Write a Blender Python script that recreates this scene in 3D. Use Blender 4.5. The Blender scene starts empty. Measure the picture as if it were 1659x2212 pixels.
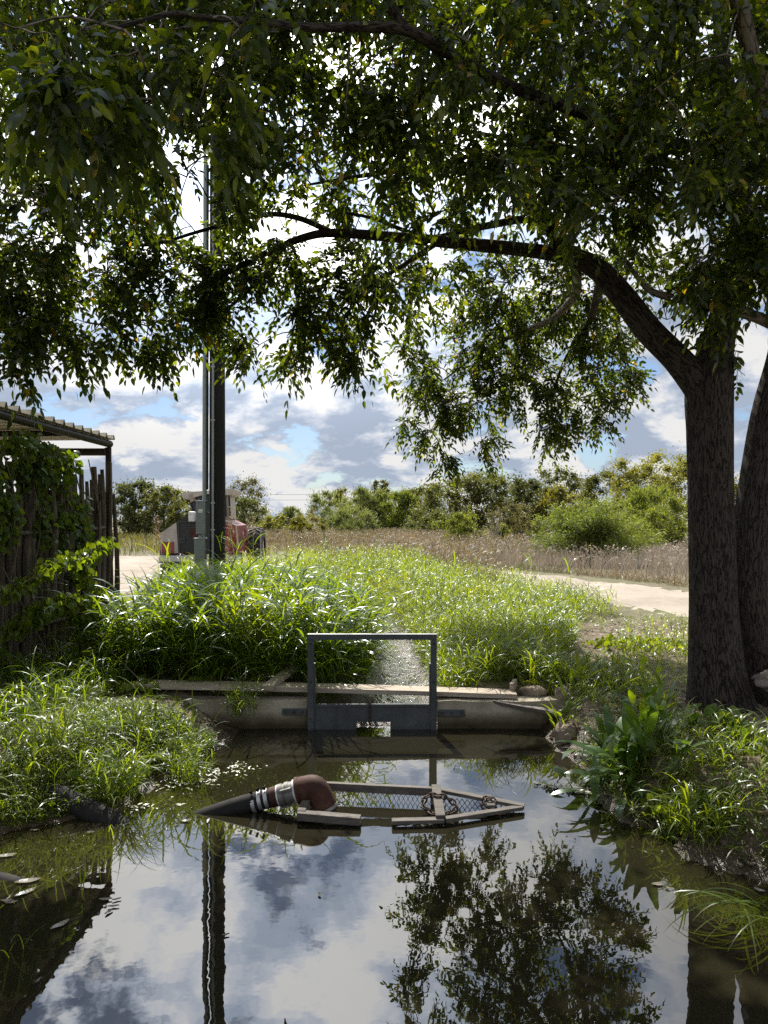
import bpy, bmesh, math, random
import numpy as np
from mathutils import Vector, Matrix

RND = random.Random(11)
rng = np.random.default_rng(11)
CAMH = 1.76; FPX = 1598.0; CX = 829.5; HY = 1120.0
def P(px, py, Y):                       # a sight line of the survey photo at a known distance -> point in metres
    return np.array([(px-CX)/FPX*Y, Y, CAMH-(py-HY)/FPX*Y])
C = bpy.context.scene.collection
PI = math.pi
SUN_AZ = math.radians(-12); SUN_EL = math.radians(48)
SD = Vector((math.sin(SUN_AZ)*math.cos(SUN_EL), math.cos(SUN_AZ)*math.cos(SUN_EL), math.sin(SUN_EL)))

# ------------------------------------------------------------------ object helpers
def thing(name, label, cat, loc=(0, 0, 0), group=None, rz=0.0):
    o = bpy.data.objects.new(name, None); C.objects.link(o)
    o.location = [float(v) for v in loc]; o.rotation_euler = (0, 0, rz)
    o.empty_display_size = 0.1
    o['label'] = label; o['category'] = cat
    if group: o['group'] = group
    return o
def tag(o, label, cat, group=None):
    o['label'] = label; o['category'] = cat
    if group: o['group'] = group
    return o
def root_loc(o):
    while o.parent: o = o.parent
    return np.array(o.location)
def mesh_np(name, V, faces, mat, parent=None, smooth=False, uv=None, loc=None, local=False):
    """faces: list of int arrays (n,k).  V in world metres unless local"""
    V = np.asarray(V, dtype=np.float64)
    if parent is not None and not local: V = V-root_loc(parent)
    if loc is not None: V = V-np.asarray(loc)
    me = bpy.data.meshes.new(name)
    me.vertices.add(len(V)); me.vertices.foreach_set('co', V.astype(np.float32).ravel())
    loops = np.concatenate([f.ravel() for f in faces]).astype(np.int32)
    counts = np.concatenate([np.full(len(f), f.shape[1]) for f in faces])
    starts = np.concatenate([[0], np.cumsum(counts)[:-1]]).astype(np.int32)
    me.loops.add(len(loops)); me.loops.foreach_set('vertex_index', loops)
    me.polygons.add(len(counts)); me.polygons.foreach_set('loop_start', starts)
    if smooth: me.polygons.foreach_set('use_smooth', np.ones(len(counts), dtype=bool))
    me.update(calc_edges=True); me.validate()
    if uv is not None:
        l = me.uv_layers.new(name='UVMap'); l.data.foreach_set('uv', np.asarray(uv, dtype=np.float32)[loops].ravel())
    me.materials.append(mat)
    o = bpy.data.objects.new(name, me); C.objects.link(o)
    if loc is not None: o.location = [float(v) for v in loc]
    if parent is not None: o.parent = parent
    return o

class G:                                 # collects plain shapes for one mesh
    def __init__(s): s.V = []; s.F = []; s.U = []; s.sm = []
    def add(s, V, F, U=None, smooth=False):
        b = len(s.V); s.V += [tuple(float(c) for c in v) for v in V]
        s.F += [tuple(i+b for i in f) for f in F]
        s.U += list(U) if U is not None else [(v[0], v[2]) for v in V]
        s.sm += [smooth]*len(F)
    def box(s, c, size, M=None, bev=0.0):
        c = Vector([float(v) for v in c]); hx, hy, hz = [float(v)/2 for v in size]
        if bev <= 0:
            vs = [Vector((x*hx, y*hy, z*hz)) for x in (-1, 1) for y in (-1, 1) for z in (-1, 1)]
            fs = [(0, 1, 3, 2), (4, 6, 7, 5), (0, 4, 5, 1), (2, 3, 7, 6), (0, 2, 6, 4), (1, 5, 7, 3)]
        else:
            bm = bmesh.new(); bmesh.ops.create_cube(bm, size=1.0)
            bmesh.ops.scale(bm, vec=(hx*2, hy*2, hz*2), verts=bm.verts)
            bmesh.ops.bevel(bm, geom=bm.edges[:], offset=bev, segments=2, affect='EDGES', profile=.5)
            vs = [v.co.copy() for v in bm.verts]; bm.verts.index_update()
            fs = [tuple(v.index for v in f.verts) for f in bm.faces]; bm.free()
        if M is not None: vs = [M @ v for v in vs]
        s.add([v+c for v in vs], fs)
    def bar(s, a, b, w, h, up=(0, 0, 1), bev=0.0):
        a = Vector([float(v) for v in a]); b = Vector([float(v) for v in b]); d = b-a; L = d.length; d.normalize()
        u = Vector(up); sd = d.cross(u).normalized(); u = sd.cross(d).normalized()
        M = Matrix((d, sd, u)).transposed()
        s.box((a+b)/2, (L, w, h), M, bev)
    def prism(s, poly, y0, y1):           # poly in (x, z), extruded along y
        n = len(poly)
        V = [(x, y0, z) for x, z in poly]+[(x, y1, z) for x, z in poly]
        F = [tuple(range(n)), tuple(range(2*n-1, n-1, -1))]
        F += [(i, i+n, (i+1) % n+n, (i+1) % n) for i in range(n)]
        s.add(V, F)
    def tube(s, path, rad, n=10, cap=True, rough=0.0, rs=0, ring=None):
        pts = [Vector([float(c) for c in p]) for p in path]; m = len(pts)
        if not hasattr(rad, '__len__'): rad = [rad]*m
        up = None; V = []; U = []; L = 0.0
        rr = random.Random(rs); ph = [rr.uniform(0, 6.28) for _ in range(8)]
        for i, p in enumerate(pts):
            t = (pts[min(i+1, m-1)]-pts[max(i-1, 0)]).normalized()
            if up is None:
                a = Vector((0, 1, 0)) if abs(t.y) < .8 else Vector((1, 0, 0))
                up = (a-t*a.dot(t)).normalized()
            else: up = (up-t*up.dot(t)).normalized()
            sd = t.cross(up)
            if i: L += (p-pts[i-1]).length
            for k in range(n+1):
                a = 2*PI*k/n; r = rad[i]
                if rough: r *= 1+rough*(math.sin(3*a+ph[0]+L*1.3)+.7*math.sin(5*a+ph[1]-L*2.1)+.6*math.sin(2*a+ph[2]+L*3.3)+.4*math.sin(9*a+ph[3]+L*5))*.5
                V.append(p+(up*math.cos(a)+sd*math.sin(a))*r); U.append((a*rad[0], L))
        F = [(i*(n+1)+k, i*(n+1)+k+1, (i+1)*(n+1)+k+1, (i+1)*(n+1)+k) for i in range(m-1) for k in range(n)]
        s.add(V, F, U, True)
        if cap:
            b = [V[k] for k in range(n)]; e = [V[(m-1)*(n+1)+k] for k in range(n)]
            s.add(b, [tuple(range(n-1, -1, -1))]); s.add(e, [tuple(range(n))])
    def build(s, name, mat, parent=None, loc=None, local=False):
        me = bpy.data.meshes.new(name)
        o0 = root_loc(parent) if (parent is not None and not local) else np.zeros(3)
        if loc is not None: o0 = np.asarray(loc, dtype=float)
        me.from_pydata([(v[0]-o0[0], v[1]-o0[1], v[2]-o0[2]) for v in s.V], [], s.F)
        me.polygons.foreach_set('use_smooth', s.sm)
        l = me.uv_layers.new(name='UVMap')
        idx = np.empty(len(me.loops), dtype=np.int32); me.loops.foreach_get('vertex_index', idx)
        l.data.foreach_set('uv', np.asarray(s.U, dtype=np.float32)[idx].ravel())
        me.materials.append(mat); me.update()
        o = bpy.data.objects.new(name, me); C.objects.link(o)
        if loc is not None: o.location = [float(v) for v in loc]
        if parent is not None: o.parent = parent
        return o

def spline(pts, n=8):                    # Catmull-Rom through rows of any width
    p = np.asarray(pts, dtype=float); p = np.vstack([2*p[0]-p[1], p, 2*p[-1]-p[-2]]); out = []
    for i in range(1, len(p)-2):
        for k in range(n):
            t = k/n; a, b, c, d = p[i-1:i+3]
            out.append(.5*((2*b)+(c-a)*t+(2*a-5*b+4*c-d)*t*t+(3*b-a-3*c+d)*t**3))
    out.append(p[-2]); return np.array(out)

# ------------------------------------------------------------------ noise and regions
_perm = np.random.default_rng(3).random((256, 256))
def vnoise(x, y):
    xi = np.floor(x).astype(int); yi = np.floor(y).astype(int); fx = x-xi; fy = y-yi
    fx = fx*fx*(3-2*fx); fy = fy*fy*(3-2*fy); q = _perm
    a = q[xi & 255, yi & 255]; b = q[(xi+1) & 255, yi & 255]; c = q[xi & 255, (yi+1) & 255]; d = q[(xi+1) & 255, (yi+1) & 255]
    return (a*(1-fx)+b*fx)*(1-fy)+(c*(1-fx)+d*fx)*fy-.5
def fbm(x, y, o=4):
    s = 0; a = 1
    for _ in range(o): s = s+a*vnoise(x, y); x = x*2.03+17; y = y*2.03+5; a *= .5
    return s
def inpoly(x, y, poly):
    r = np.zeros(np.shape(x), dtype=bool); n = len(poly); j = n-1
    for i in range(n):
        xi, yi = poly[i]; xj, yj = poly[j]
        c = ((yi > y) != (yj > y)) & (x < (xj-xi)*(y-yi)/((yj-yi) if yj != yi else 1e-9)+xi)
        r ^= c; j = i
    return r
def sdf(x, y, poly):                     # negative inside
    d = np.full(np.shape(x), 1e9); n = len(poly)
    for i in range(n):
        ax, ay = poly[i]; bx, by = poly[(i+1) % n]; ex, ey = bx-ax, by-ay
        t = np.clip(((x-ax)*ex+(y-ay)*ey)/(ex*ex+ey*ey+1e-12), 0, 1)
        d = np.minimum(d, np.hypot(x-ax-t*ex, y-ay-t*ey))
    return np.where(inpoly(x, y, poly), -d, d)
def sstep(a, b, x): t = np.clip((x-a)/(b-a), 0, 1); return t*t*(3-2*t)

POOL = [(-1.24, 6.3), (-1.22, 6.0), (-1.30, 5.55), (-1.32, 5.2), (-1.54, 4.95), (-1.60, 4.45), (-1.93, 4.22), (-2.25, 3.9), (-2.5, 3.0), (-2.5, 1.0), (2.9, 1.0),
        (2.8, 2.6), (2.35, 3.35), (1.85, 3.62), (1.6, 3.8), (1.53, 4.1), (1.38, 4.35), (1.36, 4.8), (1.44, 5.2), (1.42, 5.5), (1.26, 5.8), (1.33, 6.3)]
STREAM = [(-.5, 6.3), (.42, 6.3), (.46, 7.2), (.42, 8.4), (.32, 9.6), (.20, 10.8), (-.1, 12.0), (-.9, 14.0), (-1.2, 14.0), (-.6, 12.0), (-.15, 10.8), (-.06, 9.6), (-.08, 8.4), (-.16, 7.2)]
ROAD = [(30, 3), (9, 7.0), (5.6, 9.4), (4.35, 10.9), (3.5, 13), (2.7, 17), (1.6, 20.2), (-.5, 22.2), (-3.0, 20), (-3.6, 17), (-4.4, 14.6), (-5.5, 12.8), (-9, 11), (-18, 9),
        (-26, 22), (-20, 30), (-12, 31), (-5, 31), (0, 28.5), (3.06, 22.4), (4.9, 19.4), (6.3, 15.6), (9.5, 12.0), (15, 9.5), (34, 6)]
def ground_h(x, y):
    d = np.minimum(sdf(x, y, POOL), sdf(x, y, STREAM)+.04)
    d = d+.10*fbm(x*2.2, y*2.2, 3)*(np.abs(d) < 1.2)
    base = .27+.05*fbm(x*.35, y*.35, 3)*sstep(7, 12, y)
    rise = np.where(x > .9, .40, .55)
    h = np.where(d > 0, .02+(base-.02)*sstep(0, 1, d/rise), -.62*sstep(0, 1, -d/1.1)-.01)
    m = np.exp(-((x-2.75)/.75)**2-((y-4.55)/.7)**2)+.7*np.exp(-((x-2.2)/.4)**2-((y-4.35)/.4)**2)      # clods of dug earth on the right bank
    h = h+(d > 0)*sstep(0, .5, d)*m*(.09+.12*np.abs(fbm(x*5, y*5, 3)))
    clod = sstep(1.0, 1.6, x)*sstep(3.2, 3.8, y)*(1-sstep(6.6, 7.6, y))
    h = h+(d > -.05)*(.03*fbm(x*4, y*4, 4)+clod*.09*np.abs(fbm(x*7, y*7, 3)))
    h = h-.08*sstep(14, 30, y)*(1-sstep(30, 60, y))
    return h
def gz(x, y): return float(ground_h(np.array([float(x)]), np.array([float(y)]))[0])

# ------------------------------------------------------------------ materials
def newmat(name):
    m = bpy.data.materials.new(name); m.use_nodes = True; nt = m.node_tree; nt.nodes.clear()
    out = nt.nodes.new('ShaderNodeOutputMaterial'); return m, nt, out
def N(nt, t, **kw):
    n = nt.nodes.new(t)
    for k, v in kw.items():
        if k.startswith('i_'):
            key = k[2:].replace('_', ' '); n.inputs[key].default_value = v
        else: setattr(n, k, v)
    return n
def ramp(nt, stops, fac):
    r = nt.nodes.new('ShaderNodeValToRGB'); e = r.color_ramp.elements
    while len(e) > 1: e.remove(e[-1])
    e[0].position = stops[0][0]; e[0].color = (*stops[0][1], 1)
    for p, c in stops[1:]:
        x = e.new(p); x.color = (*c, 1)
    nt.links.new(fac, r.inputs['Fac']); return r.outputs['Color']
def vcoord(nt, coords='Object', scale=(1, 1, 1)):
    tc = N(nt, 'ShaderNodeTexCoord'); mp = N(nt, 'ShaderNodeMapping'); mp.inputs['Scale'].default_value = scale
    nt.links.new(tc.outputs[coords], mp.inputs['Vector']); return mp.outputs['Vector']
def surf(name, stops, scale=6, stretch=(1, 1, 1), rough=.7, bump=.2, bdist=.01, metal=0., coords='Object', detail=6, rstops=None, spec=.4, dist=0., fine=None):
    m, nt, out = newmat(name); L = nt.links
    v = vcoord(nt, coords, stretch)
    n = N(nt, 'ShaderNodeTexNoise', i_Scale=scale, i_Detail=detail, i_Roughness=.62, i_Distortion=dist); L.new(v, n.inputs['Vector'])
    col = ramp(nt, stops, n.outputs['Fac'])
    b = N(nt, 'ShaderNodeBsdfPrincipled', i_Roughness=rough, i_Metallic=metal); b.inputs['Specular IOR Level'].default_value = spec
    L.new(col, b.inputs['Base Color'])
    h = n.outputs['Fac']
    if fine:
        n2 = N(nt, 'ShaderNodeTexNoise', i_Scale=fine, i_Detail=4, i_Roughness=.6); L.new(v, n2.inputs['Vector'])
        a = N(nt, 'ShaderNodeMath', operation='MULTIPLY_ADD'); L.new(n2.outputs['Fac'], a.inputs[0]); a.inputs[1].default_value = .5; L.new(h, a.inputs[2]); h = a.outputs[0]
    if rstops:
        r = N(nt, 'ShaderNodeMapRange'); r.inputs['To Min'].default_value = rstops[0]; r.inputs['To Max'].default_value = rstops[1]
        r.inputs['From Min'].default_value = .3; r.inputs['From Max'].default_value = .7
        L.new(n.outputs['Fac'], r.inputs['Value']); L.new(r.outputs[0], b.inputs['Roughness'])
    if bump:
        bp = N(nt, 'ShaderNodeBump', i_Strength=bump, i_Distance=bdist); L.new(h, bp.inputs['Height']); L.new(bp.outputs[0], b.inputs['Normal'])
    L.new(b.outputs[0], out.inputs['Surface']); return m
def leafmat(name, stops, transl=.4, tint=(1.5, 1.45, .5), gloss=.06, rough=.35, noise=None):
    m, nt, out = newmat(name); L = nt.links
    g = N(nt, 'ShaderNodeNewGeometry'); fac = g.outputs['Random Per Island']
    if noise:
        v = vcoord(nt, 'Object'); n = N(nt, 'ShaderNodeTexNoise', i_Scale=noise, i_Detail=2); L.new(v, n.inputs['Vector'])
        mx = N(nt, 'ShaderNodeMath', operation='MULTIPLY_ADD'); L.new(n.outputs['Fac'], mx.inputs[0]); mx.inputs[1].default_value = 1.6
        m2 = N(nt, 'ShaderNodeMath', operation='MULTIPLY_ADD'); L.new(fac, m2.inputs[0]); m2.inputs[1].default_value = .45; m2.inputs[2].default_value = -.55
        L.new(m2.outputs[0], mx.inputs[2]); fac = mx.outputs[0]
    col = ramp(nt, stops, fac)
    d = N(nt, 'ShaderNodeBsdfDiffuse'); L.new(col, d.inputs['Color'])
    tm = N(nt, 'ShaderNodeMix', data_type='RGBA', blend_type='MULTIPLY'); tm.inputs[0].default_value = 1; L.new(col, tm.inputs[6]); tm.inputs[7].default_value = (*tint, 1)
    t = N(nt, 'ShaderNodeBsdfTranslucent'); L.new(tm.outputs[2], t.inputs['Color'])
    a = N(nt, 'ShaderNodeMixShader'); a.inputs[0].default_value = transl; L.new(d.outputs[0], a.inputs[1]); L.new(t.outputs[0], a.inputs[2])
    gl = N(nt, 'ShaderNodeBsdfGlossy', i_Roughness=rough); gl.inputs['Color'].default_value = (.9, .95, 1, 1)
    fr = N(nt, 'ShaderNodeFresnel', i_IOR=1.42); fm = N(nt, 'ShaderNodeMath', operation='MULTIPLY'); fm.inputs[1].default_value = gloss/.12; L.new(fr.outputs[0], fm.inputs[0])
    mn = N(nt, 'ShaderNodeMath', operation='MINIMUM'); mn.inputs[1].default_value = .045; L.new(fm.outputs[0], mn.inputs[0])
    b = N(nt, 'ShaderNodeMixShader'); L.new(mn.outputs[0], b.inputs[0]); L.new(a.outputs[0], b.inputs[1]); L.new(gl.outputs[0], b.inputs[2])
    L.new(b.outputs[0], out.inputs['Surface']); return m
def plain(name, col, rough=.5, metal=0., var=.25, scale=18, bump=.05):
    d = tuple(c*(1-var) for c in col); l = tuple(min(1, c*(1+var)) for c in col)
    return surf(name, [(.3, d), (.7, l)], scale=scale, rough=rough, metal=metal, bump=bump, bdist=.004)

M = {}
def bark_mat(name, a, b, sc=1.0):
    m, nt, out = newmat(name); L = nt.links
    v = vcoord(nt, 'UV', (26*sc, 7*sc, 1))
    n0 = N(nt, 'ShaderNodeTexNoise', i_Scale=1.0, i_Detail=5, i_Roughness=.65, i_Distortion=.6); L.new(v, n0.inputs['Vector'])
    mixv = N(nt, 'ShaderNodeMix', data_type='VECTOR'); mixv.inputs[0].default_value = .35; L.new(v, mixv.inputs[4]); L.new(n0.outputs['Color'], mixv.inputs[5])
    n1 = N(nt, 'ShaderNodeTexNoise', i_Scale=1.0, i_Detail=3, i_Roughness=.5, i_Distortion=.5); L.new(mixv.outputs[1], n1.inputs['Vector'])
    sb = N(nt, 'ShaderNodeMath', operation='SUBTRACT'); L.new(n1.outputs['Fac'], sb.inputs[0]); sb.inputs[1].default_value = .5
    ab = N(nt, 'ShaderNodeMath', operation='ABSOLUTE'); L.new(sb.outputs[0], ab.inputs[0])
    mr = N(nt, 'ShaderNodeMapRange'); mr.inputs['From Max'].default_value = .055; L.new(ab.outputs[0], mr.inputs['Value'])
    ad = N(nt, 'ShaderNodeMath', operation='MULTIPLY_ADD'); L.new(n0.outputs['Fac'], ad.inputs[0]); ad.inputs[1].default_value = .9; L.new(mr.outputs[0], ad.inputs[2])
    hf = N(nt, 'ShaderNodeMath', operation='MULTIPLY'); L.new(ad.outputs[0], hf.inputs[0]); hf.inputs[1].default_value = .6
    col = ramp(nt, [(.15, tuple(c*.45 for c in a)), (.42, a), (.85, b)], hf.outputs[0])
    p = N(nt, 'ShaderNodeBsdfPrincipled', i_Roughness=.9); p.inputs['Specular IOR Level'].default_value = .15; L.new(col, p.inputs['Base Color'])
    bp = N(nt, 'ShaderNodeBump', i_Strength=.9, i_Distance=.025); L.new(hf.outputs[0], bp.inputs['Height']); L.new(bp.outputs[0], p.inputs['Normal'])
    L.new(p.outputs[0], out.inputs['Surface']); return m
M['bark'] = bark_mat('bark_grey_brown', (.026, .021, .018), (.066, .054, .045), 1.7)
M['limb'] = bark_mat('bark_limb', (.10, .085, .07), (.2, .175, .15), 1.3)
M['far_bark'] = plain('bark_far', (.10, .08, .06), .9)
M['dead_bark'] = plain('bark_dead', (.30, .26, .21), .9)
M['pecan'] = leafmat('pecan_leaf', [(0, (.012, .022, .007)), (.45, (.022, .037, .009)), (.8, (.052, .075, .013)), (.98, (.09, .11, .02)), (.988, (.17, .13, .02)), (1, (.16, .10, .015))], .44, (4.4, 3.9, .5), .06, .36)
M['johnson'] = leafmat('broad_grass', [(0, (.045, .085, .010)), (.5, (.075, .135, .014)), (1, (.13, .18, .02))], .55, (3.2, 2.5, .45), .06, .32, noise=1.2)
M['grass'] = leafmat('grass', [(0, (.085, .13, .014)), (.5, (.125, .185, .018)), (.9, (.17, .22, .026)), (1, (.28, .25, .09))], .55, (2.5, 2.05, .4), .04, .35, noise=.9)
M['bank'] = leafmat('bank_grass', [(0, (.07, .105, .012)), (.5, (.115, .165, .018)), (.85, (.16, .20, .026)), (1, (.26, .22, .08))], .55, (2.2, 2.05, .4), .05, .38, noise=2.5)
M['dry'] = leafmat('dry_grass', [(0, (.12, .125, .045)), (.35, (.20, .16, .09)), (.7, (.27, .205, .135)), (1, (.16, .17, .06))], .3, (1.2, 1.1, .8), .02, .5, noise=.35)
M['weeds'] = leafmat('dry_weeds', [(0, (.22, .19, .15)), (.5, (.35, .30, .245)), (1, (.50, .43, .345))], .2, (1.1, 1, .9), .02, .6, noise=.5)
M['seed'] = leafmat('grass_seed', [(0, (.16, .09, .05)), (.6, (.28, .18, .10)), (1, (.38, .28, .16))], .3, (1.1, 1, .8), .02, .5)
M['litter'] = leafmat('leaf_litter', [(0, (.11, .075, .045)), (.5, (.21, .15, .09)), (1, (.36, .28, .18))], .1, (1.1, 1, .8), .03, .5)
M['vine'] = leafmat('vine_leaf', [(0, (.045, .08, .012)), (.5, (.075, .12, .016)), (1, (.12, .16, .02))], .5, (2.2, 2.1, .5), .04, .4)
M['dock'] = leafmat('dock_leaf', [(0, (.045, .09, .015)), (.5, (.07, .125, .02)), (1, (.11, .16, .03))], .42, (1.7, 1.7, .5), .09, .3)
M['twig'] = plain('vine_stem', (.14, .11, .07), .85)
M['wood'] = surf('weathered_plank', [(.25, (.20, .155, .115)), (.5, (.36, .30, .235)), (.75, (.47, .41, .34))], scale=4, stretch=(1.2, 14, 14), rough=.85, bump=.35, bdist=.004, detail=8, fine=22)
M['wood_dark'] = surf('wet_plank', [(.25, (.05, .044, .038)), (.6, (.12, .105, .09)), (.8, (.22, .20, .175))], scale=5, stretch=(2, 9, 9), rough=.8, bump=.3, bdist=.004, fine=25)
M['concrete'] = surf('stained_concrete', [(.28, (.13, .112, .075)), (.45, (.27, .235, .17)), (.7, (.42, .38, .30))], scale=3.2, rough=.9, bump=.5, bdist=.012, detail=9, fine=40)
def wet_concrete():
    m = M['concrete']; nt = m.node_tree; L = nt.links; p = [n for n in nt.nodes if n.type == 'BSDF_PRINCIPLED'][0]; src = p.inputs['Base Color'].links[0].from_socket
    g = N(nt, 'ShaderNodeNewGeometry'); sp = N(nt, 'ShaderNodeSeparateXYZ'); L.new(g.outputs['Position'], sp.inputs[0])
    n = N(nt, 'ShaderNodeTexNoise', i_Scale=7, i_Detail=6); L.new(g.outputs['Position'], n.inputs['Vector'])
    a = N(nt, 'ShaderNodeMath', operation='MULTIPLY_ADD'); L.new(n.outputs['Fac'], a.inputs[0]); a.inputs[1].default_value = -.07; L.new(sp.outputs['Z'], a.inputs[2])
    r = ramp(nt, [(0, (.16, .15, .10)), (.05, (.45, .43, .36)), (.10, (1, 1, 1))], a.outputs[0])
    mx = N(nt, 'ShaderNodeMix', data_type='RGBA', blend_type='MULTIPLY'); mx.inputs[0].default_value = 1; L.new(src, mx.inputs[6]); L.new(r, mx.inputs[7]); L.new(mx.outputs[2], p.inputs['Base Color'])
wet_concrete()
M['steel'] = surf('painted_steel', [(.27, (.085, .05, .032)), (.34, (.05, .056, .058)), (.6, (.080, .088, .092)), (.74, (.11, .115, .115)), (.8, (.10, .07, .05))], scale=5, rough=.5, metal=.35, bump=.15, bdist=.003, detail=8, rstops=(.35, .65), fine=40)
M['steel_edge'] = surf('worn_steel', [(.3, (.13, .13, .13)), (.7, (.25, .25, .24))], scale=9, rough=.5, metal=.5, bump=.15, bdist=.003)
M['chain'] = surf('rusty_chain', [(.3, (.03, .025, .02)), (.7, (.09, .06, .045))], scale=30, rough=.7, metal=.4)
M['rust'] = surf('rusted_iron', [(.3, (.020, .010, .008)), (.5, (.055, .021, .013)), (.75, (.11, .06, .04))], scale=7, rough=.75, metal=.1, bump=.5, bdist=.006, detail=9, rstops=(.55, .9), fine=50, spec=.25)
M['rubber'] = surf('black_rubber', [(.3, (.010, .010, .010)), (.7, (.028, .026, .024))], scale=10, rough=.75, bump=.15, bdist=.003, fine=60, spec=.12)
M['zinc'] = surf('zinc', [(.3, (.28, .28, .28)), (.7, (.5, .5, .5))], scale=14, rough=.4, metal=.7, bump=.1, bdist=.002)
M['coupling'] = surf('dirty_coupling', [(.3, (.10, .095, .085)), (.6, (.22, .21, .19)), (.8, (.33, .32, .29))], scale=9, rough=.55, metal=.4, bump=.2, bdist=.003)
M['white_paint'] = plain('chipped_white', (.6, .62, .62), .5, var=.2)
M['cedar'] = surf('cedar_stake', [(.25, (.035, .027, .02)), (.5, (.10, .08, .06)), (.75, (.22, .18, .14))], scale=5, stretch=(9, 9, 1.1), rough=.95, bump=.6, bdist=.012, detail=8, fine=20)
M['dark_steel'] = surf('brown_pipe_steel', [(.3, (.016, .013, .012)), (.7, (.036, .028, .025))], scale=6, rough=.6, metal=.2, bump=.1, bdist=.003)
M['roof'] = surf('galvanised_sheet', [(.3, (.42, .38, .32)), (.7, (.58, .54, .47))], scale=2.2, rough=.6, metal=.0, bump=.06, bdist=.003)
M['galv'] = plain('galvanised_post', (.42, .43, .43), .5, .4)
M['pole'] = surf('creosote_pole', [(.3, (.006, .005, .005)), (.6, (.014, .012, .011)), (.8, (.032, .027, .024))], scale=5, stretch=(9, 9, .6), rough=.85, bump=.4, bdist=.008, detail=8, fine=30)
M['conduit'] = plain('grey_conduit', (.26, .30, .30), .55, 0., .12, 6)
M['box'] = plain('grey_box', (.19, .215, .21), .5, .1, .12, 5)
M['label_white'] = plain('paper_sticker', (.6, .6, .57), .6)
M['red'] = surf('faded_red_paint', [(.25, (.11, .016, .020)), (.55, (.21, .030, .036)), (.8, (.29, .10, .10))], scale=3, rough=.5, bump=.05, bdist=.004, detail=8)
M['cab_white'] = surf('grubby_white_paint', [(.25, (.34, .31, .26)), (.7, (.58, .55, .49))], scale=4, rough=.55, bump=.05, bdist=.003)
M['panel_grey'] = surf('bare_grey_panel', [(.25, (.24, .22, .20)), (.6, (.40, .37, .345)), (.8, (.42, .26, .24))], scale=2.6, rough=.6, bump=.05, bdist=.003)
M['red_patch'] = plain('red_patch', (.26, .05, .048), .6)
M['black'] = plain('black_grille', (.018, .02, .023), .6)
M['darkgrey'] = plain('dark_slat', (.04, .043, .048), .6)
M['tyre'] = surf('tyre', [(.3, (.02, .02, .02)), (.7, (.06, .055, .05))], scale=8, rough=.85, bump=.2, bdist=.01)
M['lug'] = plain('tyre_lug', (.10, .09, .08), .9)
M['glass'] = plain('dark_glass', (.03, .035, .04), .1)
M['rock'] = surf('brown_rock', [(.3, (.12, .09, .065)), (.55, (.25, .20, .15)), (.8, (.38, .32, .25))], scale=4, rough=.9, bump=.5, bdist=.02, fine=25)
M['log'] = surf('grey_log', [(.3, (.10, .085, .07)), (.7, (.24, .21, .18))], scale=5, stretch=(1, 5, 5), rough=.95, bump=.6, bdist=.02, fine=20)
M['float'] = leafmat('wet_leaf', [(0, (.10, .085, .055)), (.6, (.20, .18, .14)), (1, (.36, .34, .29))], .1, (1, 1, .8), .12, .2)
M['scum'] = leafmat('pale_weed', [(0, (.35, .34, .25)), (.6, (.55, .54, .44)), (1, (.25, .30, .12))], .2, (1, 1, .8), .06, .3)

# ground: dry soil, mud near the water, sandy, with green growth
def ground_mat():
    m, nt, out = newmat('soil'); L = nt.links
    v = vcoord(nt, 'Object')
    n1 = N(nt, 'ShaderNodeTexNoise', i_Scale=9, i_Detail=8, i_Roughness=.65); n2 = N(nt, 'ShaderNodeTexNoise', i_Scale=.6, i_Detail=5); n3 = N(nt, 'ShaderNodeTexNoise', i_Scale=55, i_Detail=4)
    for n in (n1, n2, n3): L.new(v, n.inputs['Vector'])
    soil = ramp(nt, [(.25, (.07, .05, .034)), (.5, (.15, .115, .08)), (.75, (.26, .205, .15))], n1.outputs['Fac'])
    green = ramp(nt, [(.3, (.05, .065, .02)), (.7, (.13, .13, .05))], n1.outputs['Fac'])
    at = N(nt, 'ShaderNodeAttribute', attribute_name='growth'); wt = N(nt, 'ShaderNodeAttribute', attribute_name='wet')
    ma = N(nt, 'ShaderNodeMath', operation='MULTIPLY_ADD', use_clamp=True); L.new(n2.outputs['Fac'], ma.inputs[0]); ma.inputs[1].default_value = 2.4; ma.inputs[2].default_value = -.75
    mg = N(nt, 'ShaderNodeMath', operation='MULTIPLY'); L.new(ma.outputs[0], mg.inputs[0]); L.new(at.outputs['Fac'], mg.inputs[1])
    a = N(nt, 'ShaderNodeMix', data_type='RGBA'); L.new(mg.outputs[0], a.inputs[0]); L.new(soil, a.inputs[6]); L.new(green, a.inputs[7])
    mud = ramp(nt, [(.3, (.022, .016, .010)), (.7, (.075, .052, .032))], n1.outputs['Fac'])
    b = N(nt, 'ShaderNodeMix', data_type='RGBA'); L.new(wt.outputs['Fac'], b.inputs[0]); L.new(a.outputs[2], b.inputs[6]); L.new(mud, b.inputs[7])
    p = N(nt, 'ShaderNodeBsdfPrincipled'); p.inputs['Specular IOR Level'].default_value = .3; L.new(b.outputs[2], p.inputs['Base Color'])
    r = N(nt, 'ShaderNodeMapRange'); r.inputs['To Min'].default_value = .95; r.inputs['To Max'].default_value = .35; L.new(wt.outputs['Fac'], r.inputs['Value']); L.new(r.outputs[0], p.inputs['Roughness'])
    h = N(nt, 'ShaderNodeMath', operation='MULTIPLY_ADD'); L.new(n3.outputs['Fac'], h.inputs[0]); h.inputs[1].default_value = .4; L.new(n1.outputs['Fac'], h.inputs[2])
    bp = N(nt, 'ShaderNodeBump', i_Strength=.8, i_Distance=.04); L.new(h.outputs[0], bp.inputs['Height']); L.new(bp.outputs[0], p.inputs['Normal'])
    L.new(p.outputs[0], out.inputs['Surface']); return m
M['soil'] = ground_mat()
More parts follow.
